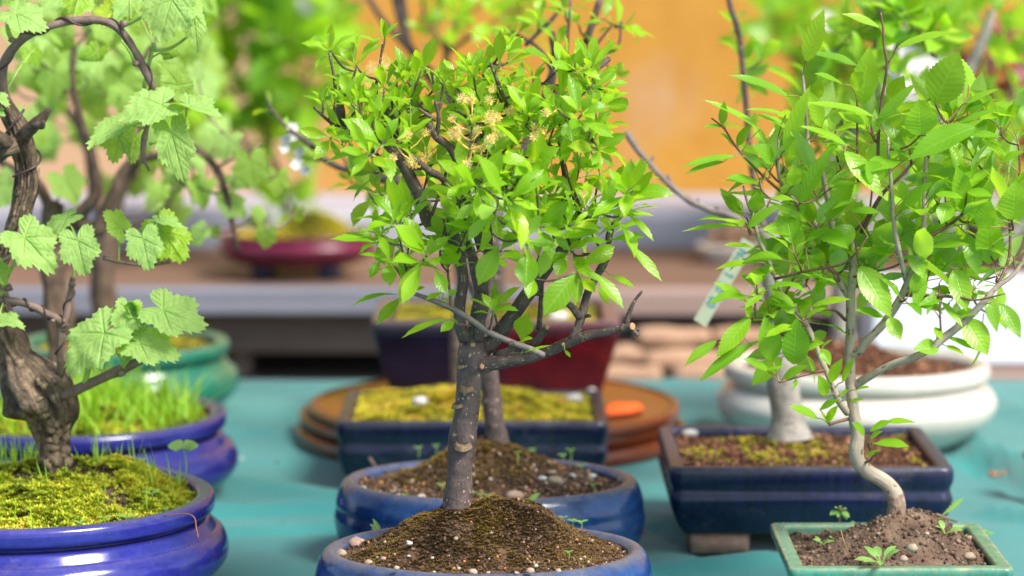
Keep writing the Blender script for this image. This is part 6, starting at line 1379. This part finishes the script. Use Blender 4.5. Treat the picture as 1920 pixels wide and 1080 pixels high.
write('No', .010, .0085, .0095); write('1', .037, .008, .0095); write('50.00', .050, .0062, .0095)
mb.build('handwriting', M['ink'], lab)
mb = MB(); tube(mb, [b - ax * .003 - nv * .001, b + np.array((.004, .01, .018)), A(1420, 430, 3.045)], [.0005] * 3, 5, 4); mb.build('tie', M['wire'], lab)

# ================= plants on the bench and the right edge
def simple_pot(root, c, z0, r_, h, mat, b=None):
    prof = [(-r_ * .5, 0, 0), (-r_ * .30, 0, 0), (-r_ * .26, .003, 0), (-r_ * .12, h * .45, 0), (0, h * .78, 0), (.004, h * .86, .1), (.002, h * .96, .2), (-.006, h, .5), (-.014, h * .99, .3), (-.018, h * .9, .2), (-.02, h * .6, 0), (-r_ * .6, h * .6, 0)]
    return pot_part(root, c, ('oval', r_, b or r_), prof, mat, 3, .0008, z0)
zB = .0655
cM = (A(557, 450, 4.735)[0], 4.735)
shr = thing('leafy_shrub', 'bright green round leaved shrub in the wide maroon pot on the bench', 'potted shrub', (*cM, zB))
hM = .088
mp = pot_part(shr, cM, ('oval', .133, .10), [(o_, z_ * .86, v_) for (o_, z_, v_) in [(-.07, .022, 0), (-.055, .022, 0), (-.028, .032, 0), (-.006, .050, 0), (.0, .062, 0), (-.002, .070, .1), (-.008, .076, .3), (-.008, .080, .3), (-.003, .084, .1), (-.004, .088, .3), (-.016, .088, .3), (-.020, .08, 0), (-.06, .07, 0)]], 'pot_maroon', 3, .0008, zB)
for (dx, dy) in ((-.055, -.04), (.055, -.04), (-.055, .04), (.055, .04)):
    mb = MB(); lathe(mb, (cM[0] + dx, cM[1] + dy), ('rect', .016, .012, .005), [(-.01, 0, 0), (0, .001, 0), (.002, .026, 0), (-.01, .026, 0)], 1, 0, 0, zB); mb.build('foot', M['pot_navy_dark'], mp)
soM = Soil(cM, ('oval', .128, .10), -.0195, zB + .066, [(cM[0] + .03, cM[1], .040, .055, .06)], .004); sM = soM.mesh('soil', shr, 20, 0)
moss_mesh(soM, sM, 'moss_dry', 1600, (.005, .009), .95, None, lambda x, y: .55 + .4 * nz(x * 16, y * 16), lift=.003)
Sx = Plant(4.88)
Sx.br([(545, 440), (540, 400), (520, 330), (500, 260), (490, 180)], 22, 12, lump=.2); Sx.br([(530, 360), (470, 290), (420, 200), (380, 120)], 14, 8); Sx.br([(505, 270), (560, 180), (600, 80)], 12, 7); Sx.br([(495, 200), (470, 100), (450, 0)], 11, 7)
for _ in range(84):
    t = random.random() * 6.28; r_ = math.sqrt(random.random()); x = 455 + 185 * r_ * math.cos(t); y = 85 + 165 * r_ * math.sin(t)
    if x > 590 and y > 120: continue
    Sx.rosette(Sx.P(x, y, random.uniform(-.16, .18)), random.choice((3, 4, 5)), random.uniform(.06, .095), TPL_HEART, W=.72, pet=.25, pr=.0010, bend=(.2, .7), spread=(.5, 1.7))
for (x, y) in ((520, 190), (500, 230), (440, 235), (540, 220), (470, 250), (530, 130), (600, 90), (610, 130), (590, 50), (620, 60), (545, 390), (560, 370), (520, 410)): Sx.rosette(Sx.P(x, y, random.uniform(-.05, .1)), 3, .075, TPL_HEART, W=.75, pet=.25, pr=.001, spread=(.5, 1.7))
tS, _, fS = Sx.done(shr, M['dark_bark'], M['plum_twig'], [M['back_leaf'], M['petiole']])
for (x, y) in ((570, 8), (576, 16)): flower(fS, Sx.P(x, y, -.15), (0, -1, .2), .014, 'blossom', True)

cN = (A(1560, 470, 4.92)[0], 4.92)
shn = thing('leafy_shrub', 'blurred shrub with large white blossoms behind the apple leaves on the bench', 'potted shrub', (*cN, zB))
simple_pot(shn, cN, zB, .085, .08, 'pot_navy_dark'); soN = Soil(cN, ('oval', .085, .085), -.018, zB + .068, [], .004); soN.mesh('soil', shn, 14, 0)
Nx = Plant(4.92)
Nx.br([(1560, 445), (1565, 380), (1580, 280), (1570, 180)], 20, 10, lump=.2); Nx.br([(1578, 300), (1640, 180), (1680, 90)], 12, 7); Nx.br([(1572, 240), (1500, 140), (1470, 60)], 12, 7); Nx.br([(1570, 190), (1590, 80), (1600, 0)], 10, 7)
for _ in range(80):
    x = random.uniform(1430, 1790); y = random.uniform(-20, 230)
    if x < 1500 and (y > 150 or random.random() < .3): continue
    Nx.rosette(Nx.P(x, y, random.uniform(-.14, .16)), 4, random.uniform(.05, .085), TPL_HEART, W=.66, pet=.25, pr=.001, spread=(.5, 1.7), vr=(0, .8))
tN, _, fN = Nx.done(shn, M['dark_bark'], M['plum_twig'], [M['back_leaf'], M['petiole']])
for (x, y, r_) in ((1685, 110, .036), (1715, 150, .032), (1700, 170, .032), (1740, 130, .026), (1545, 40, .018), (1660, 150, .024)): flower(fN, Nx.P(x, y, -.16), (random.uniform(-.4, .4), -.9, .3), r_, 'blossom', True)

cR = (A(1890, 440, 4.95)[0], 4.95)
shm = thing('maroon_shrub', 'dark maroon leaved shrub at the edge of the bench behind the white crate', 'potted shrub', (*cR, zB))
simple_pot(shm, cR, zB, .08, .08, 'clay'); Soil(cR, ('oval', .08, .08), -.018, zB + .068, [], .004).mesh('soil', shm, 14, 0)
Rx = Plant(4.95)
Rx.br([(1890, 430), (1885, 340), (1880, 240), (1890, 140)], 18, 9, lump=.2); Rx.br([(1884, 300), (1840, 220), (1830, 150)], 10, 6); Rx.br([(1882, 260), (1930, 180), (1940, 100)], 10, 6)
for _ in range(44): Rx.rosette(Rx.P(random.uniform(1815, 1990), random.uniform(60, 330), random.uniform(-.12, .12)), 4, .06, TPL_HEART, W=.5, pet=.2, pr=.001, spread=(.4, 1.5))
Rx.done(shm, M['dark_bark'], M['apple_twig'], [M['maroon_leaf'], M['petiole_red']])

cK = (A(1372, 470, 4.95)[0], 4.95)
dish = thing('shallow_dish', 'shallow white china dish heaped with tan bark on the bench', 'dish', (*cK, zB))
mb = MB(); lathe(mb, cK, ('oval', .062, .05), [(-.03, 0, 0), (-.024, .0, 0), (-.012, .014, 0), (0, .028, 0), (0, .031, .1), (-.004, .032, .1), (-.008, .03, 0), (-.02, .02, 0), (-.05, .018, 0)], 3, 0, 0, zB); mb.build('dish_body', M['bowl_white'], dish)
mb = MB()
for _ in range(26): granule(mb, np.array((cK[0] + random.uniform(-.035, .035), cK[1] + random.uniform(-.03, .03), zB + .03 + random.random() * .03)), random.uniform(.010, .018), .5)
mb.build('bark_chips', M['firewood'], dish, False)

cQ = (A(1982, 830, 3.2)[0], 3.2)
qp = thing('green_pot', 'dark green round pot with low moss at the far right end of the cloth', 'plant pot', (*cQ, 0))
simple_pot(qp, cQ, 0, .035, .06, 'pot_green'); soQ = Soil(cQ, ('oval', .035, .035), -.018, .050, [], .002); sQ = soQ.mesh('soil', qp, 10, 0); moss_mesh(soQ, sQ, 'moss', 300, (.003, .005))
